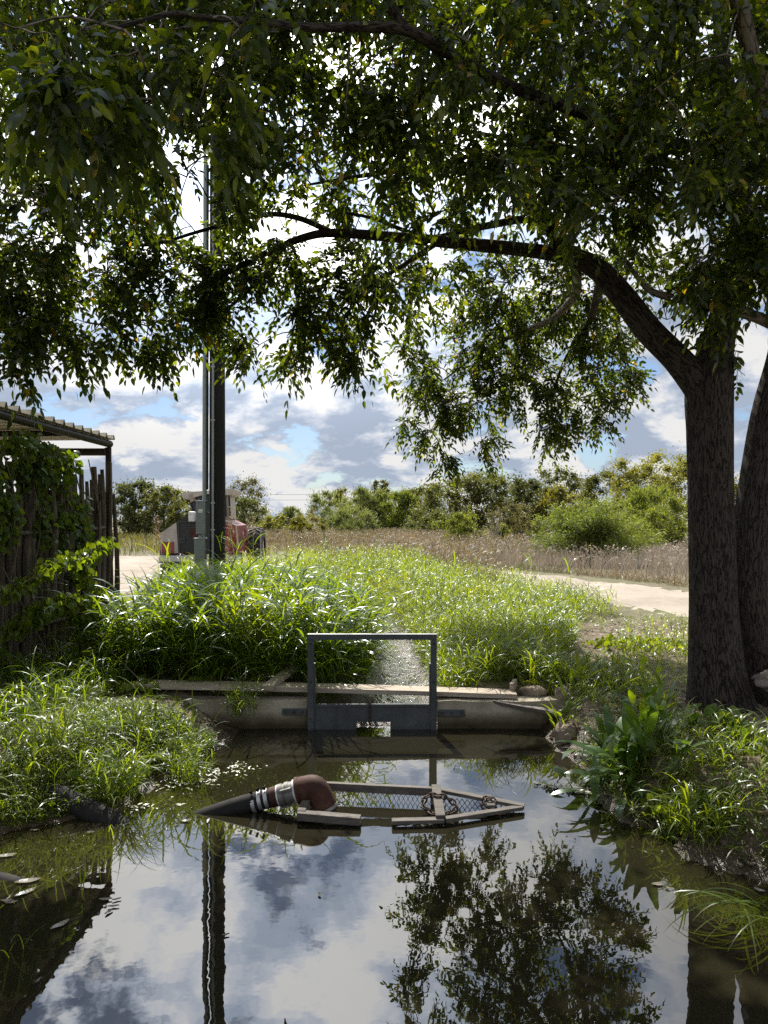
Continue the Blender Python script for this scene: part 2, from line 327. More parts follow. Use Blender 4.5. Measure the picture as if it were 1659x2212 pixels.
M['road'] = surf('sandy_road', [(.25, (.20, .165, .13)), (.5, (.30, .255, .205)), (.75, (.37, .325, .27))], scale=.9, rough=.95, bump=.6, bdist=.05, detail=10, fine=14, spec=.2)

def water_mat(name, murk, murk_amt, scale, bstr, bdist, ior, rough, stretch=(1, 1, 1), scale2=None, tint=(.55, .5, .32)):
    m, nt, out = newmat(name); L = nt.links
    v = vcoord(nt, 'Object', stretch)
    n = N(nt, 'ShaderNodeTexNoise', i_Scale=scale, i_Detail=3, i_Roughness=.5); L.new(v, n.inputs['Vector']); h = n.outputs['Fac']
    if scale2:
        n2 = N(nt, 'ShaderNodeTexNoise', i_Scale=scale2, i_Detail=2); L.new(v, n2.inputs['Vector'])
        a = N(nt, 'ShaderNodeMath', operation='MULTIPLY_ADD'); L.new(n2.outputs['Fac'], a.inputs[0]); a.inputs[1].default_value = .35; L.new(h, a.inputs[2]); h = a.outputs[0]
    bp = N(nt, 'ShaderNodeBump', i_Strength=bstr, i_Distance=bdist); L.new(h, bp.inputs['Height'])
    fr = N(nt, 'ShaderNodeFresnel', i_IOR=ior); L.new(bp.outputs[0], fr.inputs['Normal'])
    gl = N(nt, 'ShaderNodeBsdfGlossy', i_Roughness=rough); gl.inputs['Color'].default_value = (1, 1, 1, 1); L.new(bp.outputs[0], gl.inputs['Normal'])
    di = N(nt, 'ShaderNodeBsdfDiffuse'); di.inputs['Color'].default_value = (*murk, 1)
    tr = N(nt, 'ShaderNodeBsdfTransparent'); tr.inputs['Color'].default_value = (*tint, 1)
    a = N(nt, 'ShaderNodeMixShader'); a.inputs[0].default_value = murk_amt; L.new(tr.outputs[0], a.inputs[1]); L.new(di.outputs[0], a.inputs[2])
    b = N(nt, 'ShaderNodeMixShader'); L.new(fr.outputs[0], b.inputs[0]); L.new(a.outputs[0], b.inputs[1]); L.new(gl.outputs[0], b.inputs[2])
    L.new(b.outputs[0], out.inputs['Surface']); return m
M['pool'] = water_mat('murky_pool', (.017, .015, .008), .90, 3.2, .06, .010, 1.75, .004, scale2=11)
M['stream'] = water_mat('rippled_stream', (.06, .056, .036), .75, 7, 1.0, .07, 1.45, .07, (1.0, .5, 1), 22)

# ------------------------------------------------------------------ camera, sun, sky
cam = bpy.data.cameras.new('camera'); co = bpy.data.objects.new('camera', cam); C.objects.link(co)
co.location = (0, 0, CAMH); co.rotation_euler = (PI/2, 0, 0)
cam.sensor_fit = 'AUTO'; cam.sensor_width = 36; cam.lens = 36*FPX/2212; cam.shift_y = 14/2212
cam.clip_start = .05; cam.clip_end = 3000
S = bpy.context.scene; S.camera = co
sun = bpy.data.lights.new('sun', 'SUN'); so = bpy.data.objects.new('sun', sun); C.objects.link(so)
sun.energy = 5.0; sun.angle = math.radians(.5); sun.color = (1, .95, .86)
so.rotation_euler = SD.to_track_quat('Z', 'Y').to_euler(); so.location = (-10, 20, 25)
S.view_settings.view_transform = 'Standard'; S.view_settings.look = 'None'; S.view_settings.gamma = 1; S.view_settings.exposure = .8
S.render.engine = 'CYCLES'
S.cycles.max_bounces = 7; S.cycles.diffuse_bounces = 3; S.cycles.glossy_bounces = 3; S.cycles.transmission_bounces = 4; S.cycles.transparent_max_bounces = 8
S.cycles.caustics_reflective = False; S.cycles.caustics_refractive = False; S.cycles.sample_clamp_indirect = 6
S.cycles.use_denoising = False
try: S.cycles.denoiser = 'OPENIMAGEDENOISE'; S.cycles.denoising_input_passes = 'RGB_ALBEDO_NORMAL'
except Exception: pass

W = bpy.data.worlds.new('World'); S.world = W; W.use_nodes = True; nt = W.node_tree; nt.nodes.clear(); L = nt.links
out = N(nt, 'ShaderNodeOutputWorld')
sky = N(nt, 'ShaderNodeTexSky', sky_type='NISHITA'); sky.sun_disc = False; sky.sun_elevation = SUN_EL; sky.sun_rotation = SUN_AZ % (2*PI)
bg1 = N(nt, 'ShaderNodeBackground', i_Strength=.06)
st = N(nt, 'ShaderNodeMix', data_type='RGBA', blend_type='MULTIPLY'); st.inputs[0].default_value = 1; st.inputs[7].default_value = (.72, .86, 1.06, 1); L.new(sky.outputs[0], st.inputs[6]); L.new(st.outputs[2], bg1.inputs['Color'])
tc = N(nt, 'ShaderNodeTexCoord'); sx = N(nt, 'ShaderNodeSeparateXYZ'); L.new(tc.outputs['Generated'], sx.inputs[0])
zc = N(nt, 'ShaderNodeMath', operation='MAXIMUM'); L.new(sx.outputs['Z'], zc.inputs[0]); zc.inputs[1].default_value = 0
za = N(nt, 'ShaderNodeMath', operation='ADD'); L.new(zc.outputs[0], za.inputs[0]); za.inputs[1].default_value = .36
dv = N(nt, 'ShaderNodeVectorMath', operation='DIVIDE'); cb = N(nt, 'ShaderNodeCombineXYZ')
for k in 'XY': L.new(sx.outputs[k], cb.inputs[k])
cz = N(nt, 'ShaderNodeCombineXYZ')
for k in 'XYZ': L.new(za.outputs[0], cz.inputs[k])
L.new(cb.outputs[0], dv.inputs[0]); L.new(cz.outputs[0], dv.inputs[1])
def cloud_n(off, detail=10):
    mp = N(nt, 'ShaderNodeMapping'); mp.inputs['Location'].default_value = off; mp.inputs['Scale'].default_value = (1.0, 1.0, 1)
    L.new(dv.outputs[0], mp.inputs['Vector'])
    n = N(nt, 'ShaderNodeTexNoise', i_Scale=3.9, i_Detail=detail, i_Roughness=.585, i_Lacunarity=2.1, i_Distortion=.15); L.new(mp.outputs[0], n.inputs['Vector']); return n.outputs['Fac']
OFF = (3.7, 1.3, 0)
nA = cloud_n(OFF); nB = cloud_n((OFF[0]+.07, OFF[1]-.13, 0), 5)
cov = N(nt, 'ShaderNodeMapRange', interpolation_type='SMOOTHSTEP'); cov.inputs['From Min'].default_value = .365; cov.inputs['From Max'].default_value = .435; L.new(nA, cov.inputs['Value'])
df = N(nt, 'ShaderNodeMath', operation='SUBTRACT'); L.new(nA, df.inputs[0]); L.new(nB, df.inputs[1])
thick = N(nt, 'ShaderNodeMapRange', interpolation_type='SMOOTHSTEP'); thick.inputs['From Min'].default_value = .43; thick.inputs['From Max'].default_value = .60; L.new(nA, thick.inputs['Value'])
lit = N(nt, 'ShaderNodeMath', operation='MULTIPLY_ADD'); L.new(df.outputs[0], lit.inputs[0]); lit.inputs[1].default_value = 7.5; lit.inputs[2].default_value = .80
lt = N(nt, 'ShaderNodeMath', operation='MULTIPLY_ADD', use_clamp=True); L.new(thick.outputs[0], lt.inputs[0]); lt.inputs[1].default_value = -.72; L.new(lit.outputs[0], lt.inputs[2])
ccol = ramp(nt, [(0, (.46, .54, .68)), (.35, (.60, .67, .79)), (.7, (.82, .85, .92)), (1, (.98, .975, .96))], lt.outputs[0])
# clouds near the sun are brighter
dt = N(nt, 'ShaderNodeVectorMath', operation='DOT_PRODUCT'); L.new(tc.outputs['Generated'], dt.inputs[0]); dt.inputs[1].default_value = SD
gm = N(nt, 'ShaderNodeMapRange'); gm.inputs['From Min'].default_value = .72; gm.inputs['From Max'].default_value = 1.0; gm.inputs['To Min'].default_value = .0; gm.inputs['To Max'].default_value = 1.0; L.new(dt.outputs['Value'], gm.inputs['Value'])
gp = N(nt, 'ShaderNodeMath', operation='POWER'); L.new(gm.outputs[0], gp.inputs[0]); gp.inputs[1].default_value = 1.8
gs = N(nt, 'ShaderNodeMath', operation='MULTIPLY_ADD'); L.new(gp.outputs[0], gs.inputs[0]); gs.inputs[1].default_value = 2.6; gs.inputs[2].default_value = .50
bg2 = N(nt, 'ShaderNodeBackground'); L.new(ccol, bg2.inputs['Color']); L.new(gs.outputs[0], bg2.inputs['Strength'])
ms = N(nt, 'ShaderNodeMixShader'); L.new(cov.outputs[0], ms.inputs[0]); L.new(bg1.outputs[0], ms.inputs[1]); L.new(bg2.outputs[0], ms.inputs[2])
L.new(ms.outputs[0], out.inputs['Surface'])

# ------------------------------------------------------------------ ground, road, water
def axis(lo, hi, fine_lo, fine_hi, step, grow=1.12):
    a = list(np.arange(fine_lo, fine_hi, step)); s = step; x = a[-1]
    while x < hi: s *= grow; x += s; a.append(x)
    s = step; x = a[0]; b = []
    while x > lo: s *= grow; x -= s; b.append(x)
    return np.array(b[::-1]+a)
gx = axis(-700, 700, -4.2, 4.6, .055); gy = axis(-60, 1500, -.5, 9.5, .055)
X, Y = np.meshgrid(gx, gy); Z = ground_h(X, Y)
def grid_faces(nx, ny):
    i = np.arange(nx*ny).reshape(ny, nx)
    return np.stack([i[:-1, :-1], i[:-1, 1:], i[1:, 1:], i[1:, :-1]], -1).reshape(-1, 4)
ground = mesh_np('ground', np.stack([X, Y, Z], -1).reshape(-1, 3), [grid_faces(len(gx), len(gy))], M['soil'], smooth=True)
ground['kind'] = 'structure'
def attr(o, name, vals):
    a = o.data.attributes.new(name, 'FLOAT', 'POINT'); a.data.foreach_set('value', np.asarray(vals, dtype=np.float32).ravel())
dpool = np.minimum(sdf(X, Y, POOL), sdf(X, Y, STREAM))
BARE = [(1.35, 6.4), (2.0, 7.6), (2.6, 9.5), (3.6, 10.8), (6, 9.5), (9, 6), (6, 3), (2, 3), (1.4, 4)]
attr(ground, 'wet', 1-sstep(.05, .34, dpool+.06*fbm(X*3, Y*3, 3)))
attr(ground, 'growth', sstep(-.2, .5, sdf(X, Y, BARE))*.9+.15)

yy = np.arange(2, 33, .25); xx = np.arange(-27, 32, .25); RX, RY = np.meshgrid(xx, yy)
RS = sdf(RX, RY, ROAD)+.5*fbm(RX*.9, RY*.9, 3)
rz = ground_h(RX, RY)+.05*sstep(0, 1.2, -RS)-.012+.012*fbm(RX*1.5, RY*1.5, 3)
fq = grid_faces(len(xx), len(yy)); keep = (RS.ravel()[fq] < 0).all(axis=1); fq = fq[keep]
rv = np.stack([RX, RY, rz], -1).reshape(-1, 3); used = np.unique(fq); remap = np.full(len(rv), -1); remap[used] = np.arange(len(used))
road = mesh_np('dirt_road', rv[used], [remap[fq]], M['road'], smooth=True); road['kind'] = 'structure'

def sheet(name, poly, z, mat):
    me = bpy.data.meshes.new(name); me.from_pydata([(x, y, z) for x, y in poly], [], [tuple(range(len(poly)))]); me.materials.append(mat)
    o = bpy.data.objects.new(name, me); C.objects.link(o); o['kind'] = 'structure'; return o
sheet('pool_water', [(-3.2, .2), (3.4, .2), (3.4, 6.295), (-3.2, 6.295)], 0, M['pool'])
sheet('stream_water', [(-1.6, 6.305), (1.2, 6.305), (1.2, 15), (-1.6, 15)], -.006, M['stream'])

# ------------------------------------------------------------------ vectorised leaves and blades
def blades(base, length, width, az, tilt, bend, S=5, prof='grass', twist=None, power=1.3):
    n = len(base); base = np.asarray(base, float)
    length, width, az, tilt, bend = [np.broadcast_to(np.asarray(v, float), (n,)) for v in (length, width, az, tilt, bend)]
    d = np.stack([np.cos(az), np.sin(az), np.zeros(n)], 1)
    tw = rng.uniform(-.6, .6, n) if twist is None else np.broadcast_to(twist, (n,))
    side0 = np.stack([-np.sin(az), np.cos(az), np.zeros(n)], 1)
    pos = base.copy(); rows = []
    for k in range(S+1):
        t = k/S; th = tilt+bend*t**power
        dr = d*np.sin(th)[:, None]; dr[:, 2] = np.cos(th)
        if k: pos = pos+dr*(length/S)[:, None]
        if k == S: rows.append(pos[:, None, :]); break
        if prof == 'grass': w = (1-t**2.2)*(.55+.45*min(1, t*4))
        elif prof == 'leaf': w = max(.08, math.sin(PI*min(1, t**.8))**.8)
        elif prof == 'stem': w = 1-.6*t
        else: w = 1
        nrm = np.cross(dr, side0)
        a = tw*(.4+t)
        s = side0*np.cos(a)[:, None]+nrm*np.sin(a)[:, None]
        h = s*(width*w*.5)[:, None]
        rows.append(np.stack([pos-h, pos+h], 1))
    V = np.concatenate(rows, axis=1); m = 2*S+1
    b = (np.arange(n)*m)[:, None]
    q = np.concatenate([b+np.array([[2*k, 2*k+1, 2*k+3, 2*k+2]]) for k in range(S-1)], 0) if S > 1 else np.zeros((0, 4), int)
    t3 = b+np.array([[2*S-2, 2*S-1, 2*S]])
    return V.reshape(-1, 3), q, t3
def leaflets(base, d, nrm, length, width, droop=.15):
    n = len(base); d = d/np.linalg.norm(d, axis=1)[:, None]
    s = np.cross(d, nrm); s /= np.linalg.norm(s, axis=1)[:, None]+1e-9
    up = np.cross(s, d); l = length[:, None]; w = width[:, None]*.5
    g = np.array([0, 0, -1.0])
    p1 = base+d*l*.32+g*l*droop*.1; p2 = base+d*l*.68+g*l*droop*.46; p3 = base+d*l+g*l*droop
    k = up*w*.35
    V = np.stack([base, p1-s*w+k, p1+s*w+k, p2-s*w*.78+k, p2+s*w*.78+k, p3], 1).reshape(-1, 3)
    b = (np.arange(n)*6)[:, None]
    return V, b+np.array([[1, 2, 4, 3]]), np.concatenate([b+np.array([[0, 2, 1]]), b+np.array([[3, 4, 5]])], 0)
def cards(base, d, nrm, length, width):
    n = len(base); d = d/np.linalg.norm(d, axis=1)[:, None]; s = np.cross(d, nrm); s /= np.linalg.norm(s, axis=1)[:, None]+1e-9
    m = base+d*(length*.45)[:, None]; w = s*(width*.5)[:, None]
    V = np.stack([base, m-w, base+d*length[:, None], m+w], 1).reshape(-1, 3)
    return V, (np.arange(n)*4)[:, None]+np.array([[0, 1, 2, 3]]), np.zeros((0, 3), int)
class Acc:
    def __init__(s): s.V = []; s.Q = []; s.T = []; s.n = 0
    def add(s, r):
        V, q, t = r; s.V.append(V); s.Q.append(q+s.n); s.T.append(t+s.n); s.n += len(V); return s
    def build(s, name, mat, parent=None, **k):
        f = [x for x in (np.concatenate(s.Q), np.concatenate(s.T)) if len(x)]
        return mesh_np(name, np.concatenate(s.V), f, mat, parent, **k)
def scatter(poly, n, cond=None):
    p = np.array(poly); lo = p.min(0); hi = p.max(0); out = []; tot = 0
    while tot < n:
        q = rng.uniform(lo, hi, (n*2, 2)); q = q[inpoly(q[:, 0], q[:, 1], poly)]
        if cond is not None: q = q[cond(q[:, 0], q[:, 1])]
        out.append(q); tot += len(q)
    q = np.concatenate(out)[:n]; return np.column_stack([q, ground_h(q[:, 0], q[:, 1])-.01])
U = lambda a, b, n: rng.uniform(a, b, n)
def unit(n):
    v = rng.normal(size=(n, 3)); return v/np.linalg.norm(v, axis=1)[:, None]
def plants(acc, base, H, nl, ll, lw, t0=(.25, .8), bend=(.8, 2.0), S=5, lean=.18, culm=.005, z0=.08):
    """grass plants: a culm carrying arching leaves"""
    n = len(base); az = U(0, 2*PI, n); ln = U(0, lean, n)
    if culm: acc.add(blades(base, H*.95, culm, az, ln, ln*.8, 3, 'stem', power=1))
    hf = U(z0, .95, (n, nl)); top = base[:, None, :]+np.stack([np.cos(az)[:, None]*np.tan(ln*1.2)[:, None]*hf*H[:, None], np.sin(az)[:, None]*np.tan(ln*1.2)[:, None]*hf*H[:, None], hf*H[:, None]*.95], -1)
    top = top.reshape(-1, 3); m = len(top); HH = np.repeat(H, nl)
    acc.add(blades(top, U(ll[0], ll[1], m)*(.6+.4*HH/HH.max()), U(lw[0], lw[1], m), U(0, 2*PI, m), U(t0[0], t0[1], m)*(1.15-.5*hf.ravel()), U(bend[0], bend[1], m), S))
clear = lambda x, y: (sdf(x, y, STREAM) > .05) & (sdf(x, y, POOL) > .03) & (sdf(x, y, ROAD) > -.15)
def stuff(o, label=None):
    o['kind'] = 'stuff'
    if label: o['label'] = label
    return o

# tall broad-leaved grass behind the left half of the weir
TALL = [(-2.75, 6.95), (-2.2, 6.75), (-.52, 6.65), (-.2, 7.2), (-.12, 8.4), (-.1, 9.6), (-.18, 10.8), (-.65, 12.2), (-1.4, 13.4), (-2.9, 13.0), (-3.7, 12), (-3.15, 9.5)]
acc = Acc(); b = scatter(TALL, 2100, clear)
H = (1-.36*sstep(8.2, 13, b[:, 1]))*U(.58, .95, len(b))*(.80+.22*sstep(-.5, -2.4, b[:, 0]))*(1-.3*sstep(-.9, -.25, b[:, 0]))
H = H*(.5+.5*sstep(250, 410, CX+FPX*b[:, 0]/b[:, 1])); plants(acc, b, H, 7, (.34, .64), (.014, .034), S=6)
e = scatter([(-2.6, 6.75), (-.45, 6.6), (-.25, 8), (-.2, 9.5), (-.5, 9.5), (-.8, 7.0), (-2.8, 7.3)], 420, clear)
plants(acc, e, U(.5, .85, len(e)), 6, (.4, .75), (.012, .024), t0=(.5, 1.1), bend=(1.0, 2.0), S=6, lean=.45)
stuff(acc.build('tall_grass', M['johnson']), 'tall broad bladed green grass crowding the stream behind the weir')
# seed stalks rising from it
acc = Acc(); sd = Acc()
for (x, y, h) in [(-2.35, 8.0, 1.5), (-1.75, 9.2, 1.62), (-2.0, 10.3, 1.55), (-1.0, 8.4, 1.35), (-.85, 10.5, 1.66), (-.55, 9.2, 1.25), (.35, 12, 1.3), (-2.75, 9.5, 1.5), (-1.5, 7.6, 1.3), (-2.3, 11.5, 1.5), (-2.6, 11.8, 1.6), (-2.1, 12, 1.55), (1.2, 12.5, 1.1), (2.1, 11.5, 1.0), (2.5, 12.5, 1.05), (3.2, 12.8, .9)]:
    a = RND.uniform(0, 6.28); p = np.array([[x, y, gz(x, y)]])
    acc.add(blades(p, [h], [.007], [a], [.06], [.12], 6, 'stem', power=1))
    k = 26; tt = np.linspace(.78, 1.0, k); th = .06+.12*tt
    q = p+np.stack([np.cos(a)*np.sin(.1)*h*tt, np.sin(a)*np.sin(.1)*h*tt, h*tt*.995], 1)
    sd.add(blades(np.repeat(q, 3, 0), U(.05, .13, 3*k)*np.repeat(1.3-tt, 3)*2.2, .004, U(0, 6.28, 3*k), U(.3, .9, 3*k), U(.2, 1.2, 3*k), 3, 'stem'))
    acc.add(blades(p+np.array([[0, 0, h*.62], [0, 0, h*.7]]), [.5, .4], [.022, .018], U(0, 6.28, 2), [.3, .3], [1.2, 1.5], 6))
stuff(acc.build('grass_stalks', M['johnson']), 'thin flowering stalks standing above the tall green grass')
stuff(sd.build('grass_seed_heads', M['seed']), 'feathery brown seed heads on the flowering stalks')

# lower bright grass right of the stream and beyond
GR = [(.55, 6.6), (1.2, 6.75), (1.75, 7.5), (2.3, 8.8), (2.75, 10.6), (3.6, 11.2), (3.3, 13), (2.5, 17), (1.4, 20), (-.3, 21.7), (-2.6, 20), (-3.2, 17), (-4.0, 14), (-3.2, 12.5), (-1.6, 13.4), (-.6, 12.6), (-.1, 11), (.34, 10.2), (.5, 8.2)]
acc = Acc(); b = scatter(GR, 9000, clear)
H = (.26+.12*sstep(8, 14, b[:, 1]))*U(.7, 1.35, len(b))*(1+.5*sstep(.9, .3, b[:, 0]-.4))*(1+.5*fbm(b[:, 0]*.8, b[:, 1]*.8, 2))
plants(acc, b, H, 5, (.18, .40), (.006, .014), S=4, lean=.3, culm=.004)
b = scatter([(.5, 6.55), (1.3, 6.7), (2.2, 8.5), (2.3, 10), (.4, 10), (.5, 8)], 2600, clear)
plants(acc, b, U(.16, .36, len(b)), 5, (.16, .34), (.005, .012), S=4, lean=.4, culm=.004, z0=.02)
stuff(acc.build('stream_grass', M['grass']), 'bright green grass along the stream right of the tall clump')
# sparse grass and straw on the bare ground
acc = Acc(); b = scatter([(1.5, 6.6), (2.2, 8), (2.8, 10.4), (4.3, 10.9), (5.5, 9.3), (4.5, 6), (2.4, 6.2)], 650, lambda x, y: fbm(x*1.1+3, y*1.1, 3) > -.12)
plants(acc, b, U(.05, .18, len(b)), 4, (.10, .26), (.004, .009), S=4, lean=.6, culm=0, t0=(.4, 1.2), z0=.0)
b = scatter([(2.2, 7.6), (2.8, 9.0), (3.9, 9.4), (4.6, 8.2), (3.6, 7.4), (2.9, 7.0)], 420)
plants(acc, b, U(.08, .22, len(b)), 4, (.10, .24), (.006, .013), S=4, lean=.5, culm=0, z0=.0)
stuff(acc.build('sparse_grass', M['grass']), 'sparse green tufts on the bare ground before the road')
acc = Acc(); b = scatter([(1.5, 6.8), (2.2, 8), (2.8, 10.6), (4.4, 10.9), (6.5, 9.0), (4.5, 5), (2.0, 5.2)], 2600)
n = len(b); b[:, 2] += .015
acc.add(leaflets(b, np.column_stack([rng.normal(size=(n, 2)), U(-.2, .25, n)]), np.column_stack([U(-.4, .4, (n, 2)), np.ones(n)]), U(.04, .11, n), U(.006, .035, n)))
b = scatter([(-1.9, 4.6), (-1.5, 5.1), (-1.4, 6.2), (-3.2, 6.4), (-3.4, 4), (-2.3, 4)], 500); n = len(b); b[:, 2] += .01
acc.add(leaflets(b, np.column_stack([rng.normal(size=(n, 2)), U(-.2, .3, n)]), np.column_stack([U(-.4, .4, (n, 2)), np.ones(n)]), U(.04, .10, n), U(.006, .03, n)))
stuff(acc.build('leaf_litter', M['litter']), 'dry fallen leaves and straw strewn on the bare earth')

# fields
acc = Acc(); b = scatter([(-3.5, 22.5), (0, 24), (2.8, 24.5), (3.6, 23), (9, 34), (12, 45), (-2, 55), (-9, 50), (-7, 33)], 17000, lambda x, y: sdf(x, y, ROAD) > 0)
b2 = scatter([(1.2, 17.5), (-2.8, 20.3), (-.6, 21.8), (1.6, 20.2), (2.6, 17), (2.2, 14)], 1800, clear)
b = np.concatenate([b, b2]); n = len(b)
acc.add(blades(b, U(.35, .95, n), U(.006, .016, n), U(0, 6.28, n), U(0, .45, n), U(.1, 1.2, n), 3))
hd = b+np.column_stack([U(-.06, .06, (n, 2)), U(.5, .85, n)])
acc.add(blades(hd, U(.08, .22, n), U(.012, .035, n), U(0, 6.28, n), U(0, .7, n), U(.2, 1.4, n), 3, 'leaf'))
stuff(acc.build('dry_field_grass', M['dry']), 'tan seeding grass across the field behind the green grass')
acc = Acc(); b = scatter([(-1, 30), (1, 27), (3.2, 23.2), (5.3, 20), (6.9, 16.4), (9.8, 13), (20, 14), (26, 36), (16, 40), (1, 44)], 11000, lambda x, y: sdf(x, y, ROAD) > .1)
n = len(b)
for k in range(4):
    acc.add(blades(b+np.column_stack([U(-.1, .1, (n, 2)), np.zeros(n)]), U(.35, .85, n), U(.006, .018, n), U(0, 6.28, n), U(0, .4, n), U(0, .6, n), 2))
hd = b+np.column_stack([U(-.2, .2, (n, 2)), U(.35, .75, n)])
acc.add(leaflets(hd, unit(n), unit(n), U(.06, .14, n), U(.03, .06, n)))
stuff(acc.build('dry_weeds', M['weeds']), 'dry greyish purple weeds massed along the far side of the road')
acc = Acc(); b = scatter([(3.2, 22.6), (5.0, 19.7), (6.5, 15.9), (9.3, 12.4), (10, 13.2), (7.0, 16.8), (5.4, 20.3), (3.6, 23.4)], 2600, lambda x, y: sdf(x, y, ROAD) > -.1)
n = len(b); acc.add(blades(b, U(.12, .4, n), U(.008, .018, n), U(0, 6.28, n), U(.1, .7, n), U(.3, 1.2, n), 3))
stuff(acc.build('verge_grass', M['dry']), 'pale straw grass fringing the far edge of the dirt road')
acc = Acc(); b = scatter([(-10, 31.3), (-22, 31.6), (-34, 40), (-40, 66), (-8, 66), (-8, 40)], 9000)
n = len(b); acc.add(blades(b, U(.3, .75, n), U(.03, .07, n), U(0, 6.28, n), U(0, .4, n), U(.2, 1.0, n), 3))
M['field'] = leafmat('field_grass', [(0, (.09, .10, .03)), (.5, (.16, .15, .06)), (1, (.26, .21, .11))], .35, (1.4, 1.3, .6), .02, .5, noise=.3)
stuff(acc.build('far_field_grass', M['field']), 'mixed green and tan grass of the far field left of the tractor')

# ------------------------------------------------------------------ weir wall, sluice gate, planks
weir = thing('weir_wall', 'low stained concrete wall across the stream holding back the pool', 'wall', (0, 6.3, 0))
def rough_block(name, x0, x1, y0, y1, z0, z1, seed):
    nx = int((x1-x0)/.035)+2; g = G(); r = np.random.default_rng(seed)
    xs = np.linspace(x0, x1, nx); zs = np.linspace(z0, z1, 9)
    V = []; 
    for x in xs:
        for k, z in enumerate(zs):
            V.append((x, y0+.012*fbm(np.array([x*7.]), np.array([z*7.+seed]))[0]+(.02 if k == 8 else 0), z+(.014*fbm(np.array([x*5.]), np.array([seed*1.]))[0] if k == 8 else 0)))
        V.append((x, y1, z1)); V.append((x, y1, z0))
    m = 11; F = [(i*m+k, (i+1)*m+k, (i+1)*m+k+1, i*m+k+1) for i in range(nx-1) for k in range(m-1)]
    F += [tuple(range(m)), tuple((nx-1)*m+k for k in reversed(range(m)))]
    g.add(V, F); return g.build(name, M['concrete'], weir)
rough_block('wall_section', -1.75, -.645, 6.2, 6.4, -.5, .225, 1)
rough_block('wall_section', .452, 1.62, 6.2, 6.4, -.5, .225, 2)

gate = thing('sluice_gate', 'grey steel sluice gate frame rising in the gap of the weir', 'sluice gate', (-.09, 6.17, 0))
ZT = .748; xl, xr = -.611, .414
g = G()
for x in (xl, xr):
    g.box((x, 6.17, (ZT-.35)/2), (.05, .045, ZT+.35), bev=.003)
g.box(((xl+xr)/2, 6.17, ZT+.024), (xr-xl+.05, .05, .042), bev=.003)
g.build('gate_frame', M['steel'], gate)
for x in (xl, xr):
    for z in (.09, .40, ZT-.03):
        g = G(); g.tube([(x, 6.1475, z), (x, 6.138, z)], .009, 6); g.build('bolt', M['chain'], gate)
g = G(); g.box(((xl+xr)/2, 6.166, ZT+.048), (xr-xl+.052, .052, .005)); g.build('top_edge', M['steel_edge'], gate)
for x, sx_ in ((xl, 1), (xr, -1)):
    g = G(); g.box((x+sx_*.03, 6.19, .1), (.012, .06, .9)); g.build('slide_rail', M['steel'], gate)
g = G(); g.prism([(xl+.037, -.3), (-.234, -.3), (-.234, .062), (.052, .062), (.052, -.3), (xr-.037, -.3), (xr-.037, .212), (xl+.037, .212)], 6.172, 6.180)
pan = g.build('gate_panel', M['steel'], gate)
g = G(); g.box(((xl+xr)/2, 6.163, .205), (xr-xl-.08, .018, .02)); g.box((-.40, 6.168, .10), (.01, .008, .2)); g.build('stiffener', M['steel'], pan)
for x0, x1, z in ((-.85, -.65, .145), (.455, .675, .135)):
    g = G(); g.box(((x0+x1)/2, 6.182, z), (x1-x0, .014, .055), bev=.003)
    b = g.build('bracket', M['steel'], gate)
    for x in (x0+.03, (x0+x1)/2, x1-.03):
        g = G(); g.tube([(x, 6.177, z), (x, 6.162, z)], .009, 6); g.build('bolt', M['chain'], b)
def chain(name, pts, parent, link=.026, r=.0035, mat='chain'):
    p = spline(pts, 12); seg = np.linalg.norm(np.diff(p, axis=0), axis=1); s = np.concatenate([[0], np.cumsum(seg)]); n = max(2, int(s[-1]/(link*.78)))
    g = G()
    for i in range(n):
        t = (i+.5)/n*s[-1]; k = min(np.searchsorted(s, t), len(p)-1); c = np.array([np.interp(t, s, p[:, j]) for j in range(3)])
        d = Vector(p[min(k, len(p)-1)]-p[max(k-1, 0)]).normalized(); u = Vector((0, 1, 0)) if abs(d.y) < .8 else Vector((1, 0, 0)); sd = d.cross(u).normalized(); u = sd.cross(d)
        w = sd if i % 2 else u; pp = []
        for a in np.linspace(0, 2*PI, 13): pp.append(Vector(c)+d*math.cos(a)*link*.62+w*math.sin(a)*link*.36)
        g.tube(pp, r, 5, cap=False)
    return g.build(name, M[mat], parent)
g = G(); g.tube([(-.115+.024*math.cos(a), 6.155, .25+.03*math.sin(a)) for a in np.linspace(0, 2*PI, 17)], .0045, 6, cap=False); g.build('lifting_ring', M['chain'], gate)
chain('chain', [(-.115, 6.155, .22), (-.118, 6.150, .12), (-.115, 6.15, .0), (-.115, 6.15, -.06)], gate)

def plank(name, label, a, b, w, th, mat='wood', roll=(0, 0, 1), warp=.006):
    a = Vector([float(v) for v in a]); b = Vector([float(v) for v in b]); d = (b-a); Ln = d.length; d.normalize(); sd = d.cross(Vector(roll)).normalized(); u = sd.cross(d)
    n = 24; V = []; ph = RND.uniform(0, 6)
    for i in range(n+1):
        t = i/n; c = a+d*Ln*t+u*warp*math.sin(t*4+ph); e = .003*math.sin(t*23+ph)+.002*math.sin(t*51)
        for sy, sz in ((-1, -1), (-1, 1), (1, 1), (1, -1)): V.append(c+sd*(w/2+e)*sy+u*th/2*sz)
    F = [(i*4+k, i*4+(k+1) % 4, i*4+4+(k+1) % 4, i*4+4+k) for i in range(n) for k in range(4)]+[(0, 3, 2, 1), (n*4, n*4+1, n*4+2, n*4+3)]
    g = G(); g.add(V, F); return tag(g.build(name, M[mat], loc=(a+b)/2-Vector((0, 0, th/2))), label, 'plank')
plank('plank', 'long weathered plank laid as a footbridge along the top of the concrete weir', (-2.16, 6.42, .325), (1.13, 6.37, .252), .19, .038)
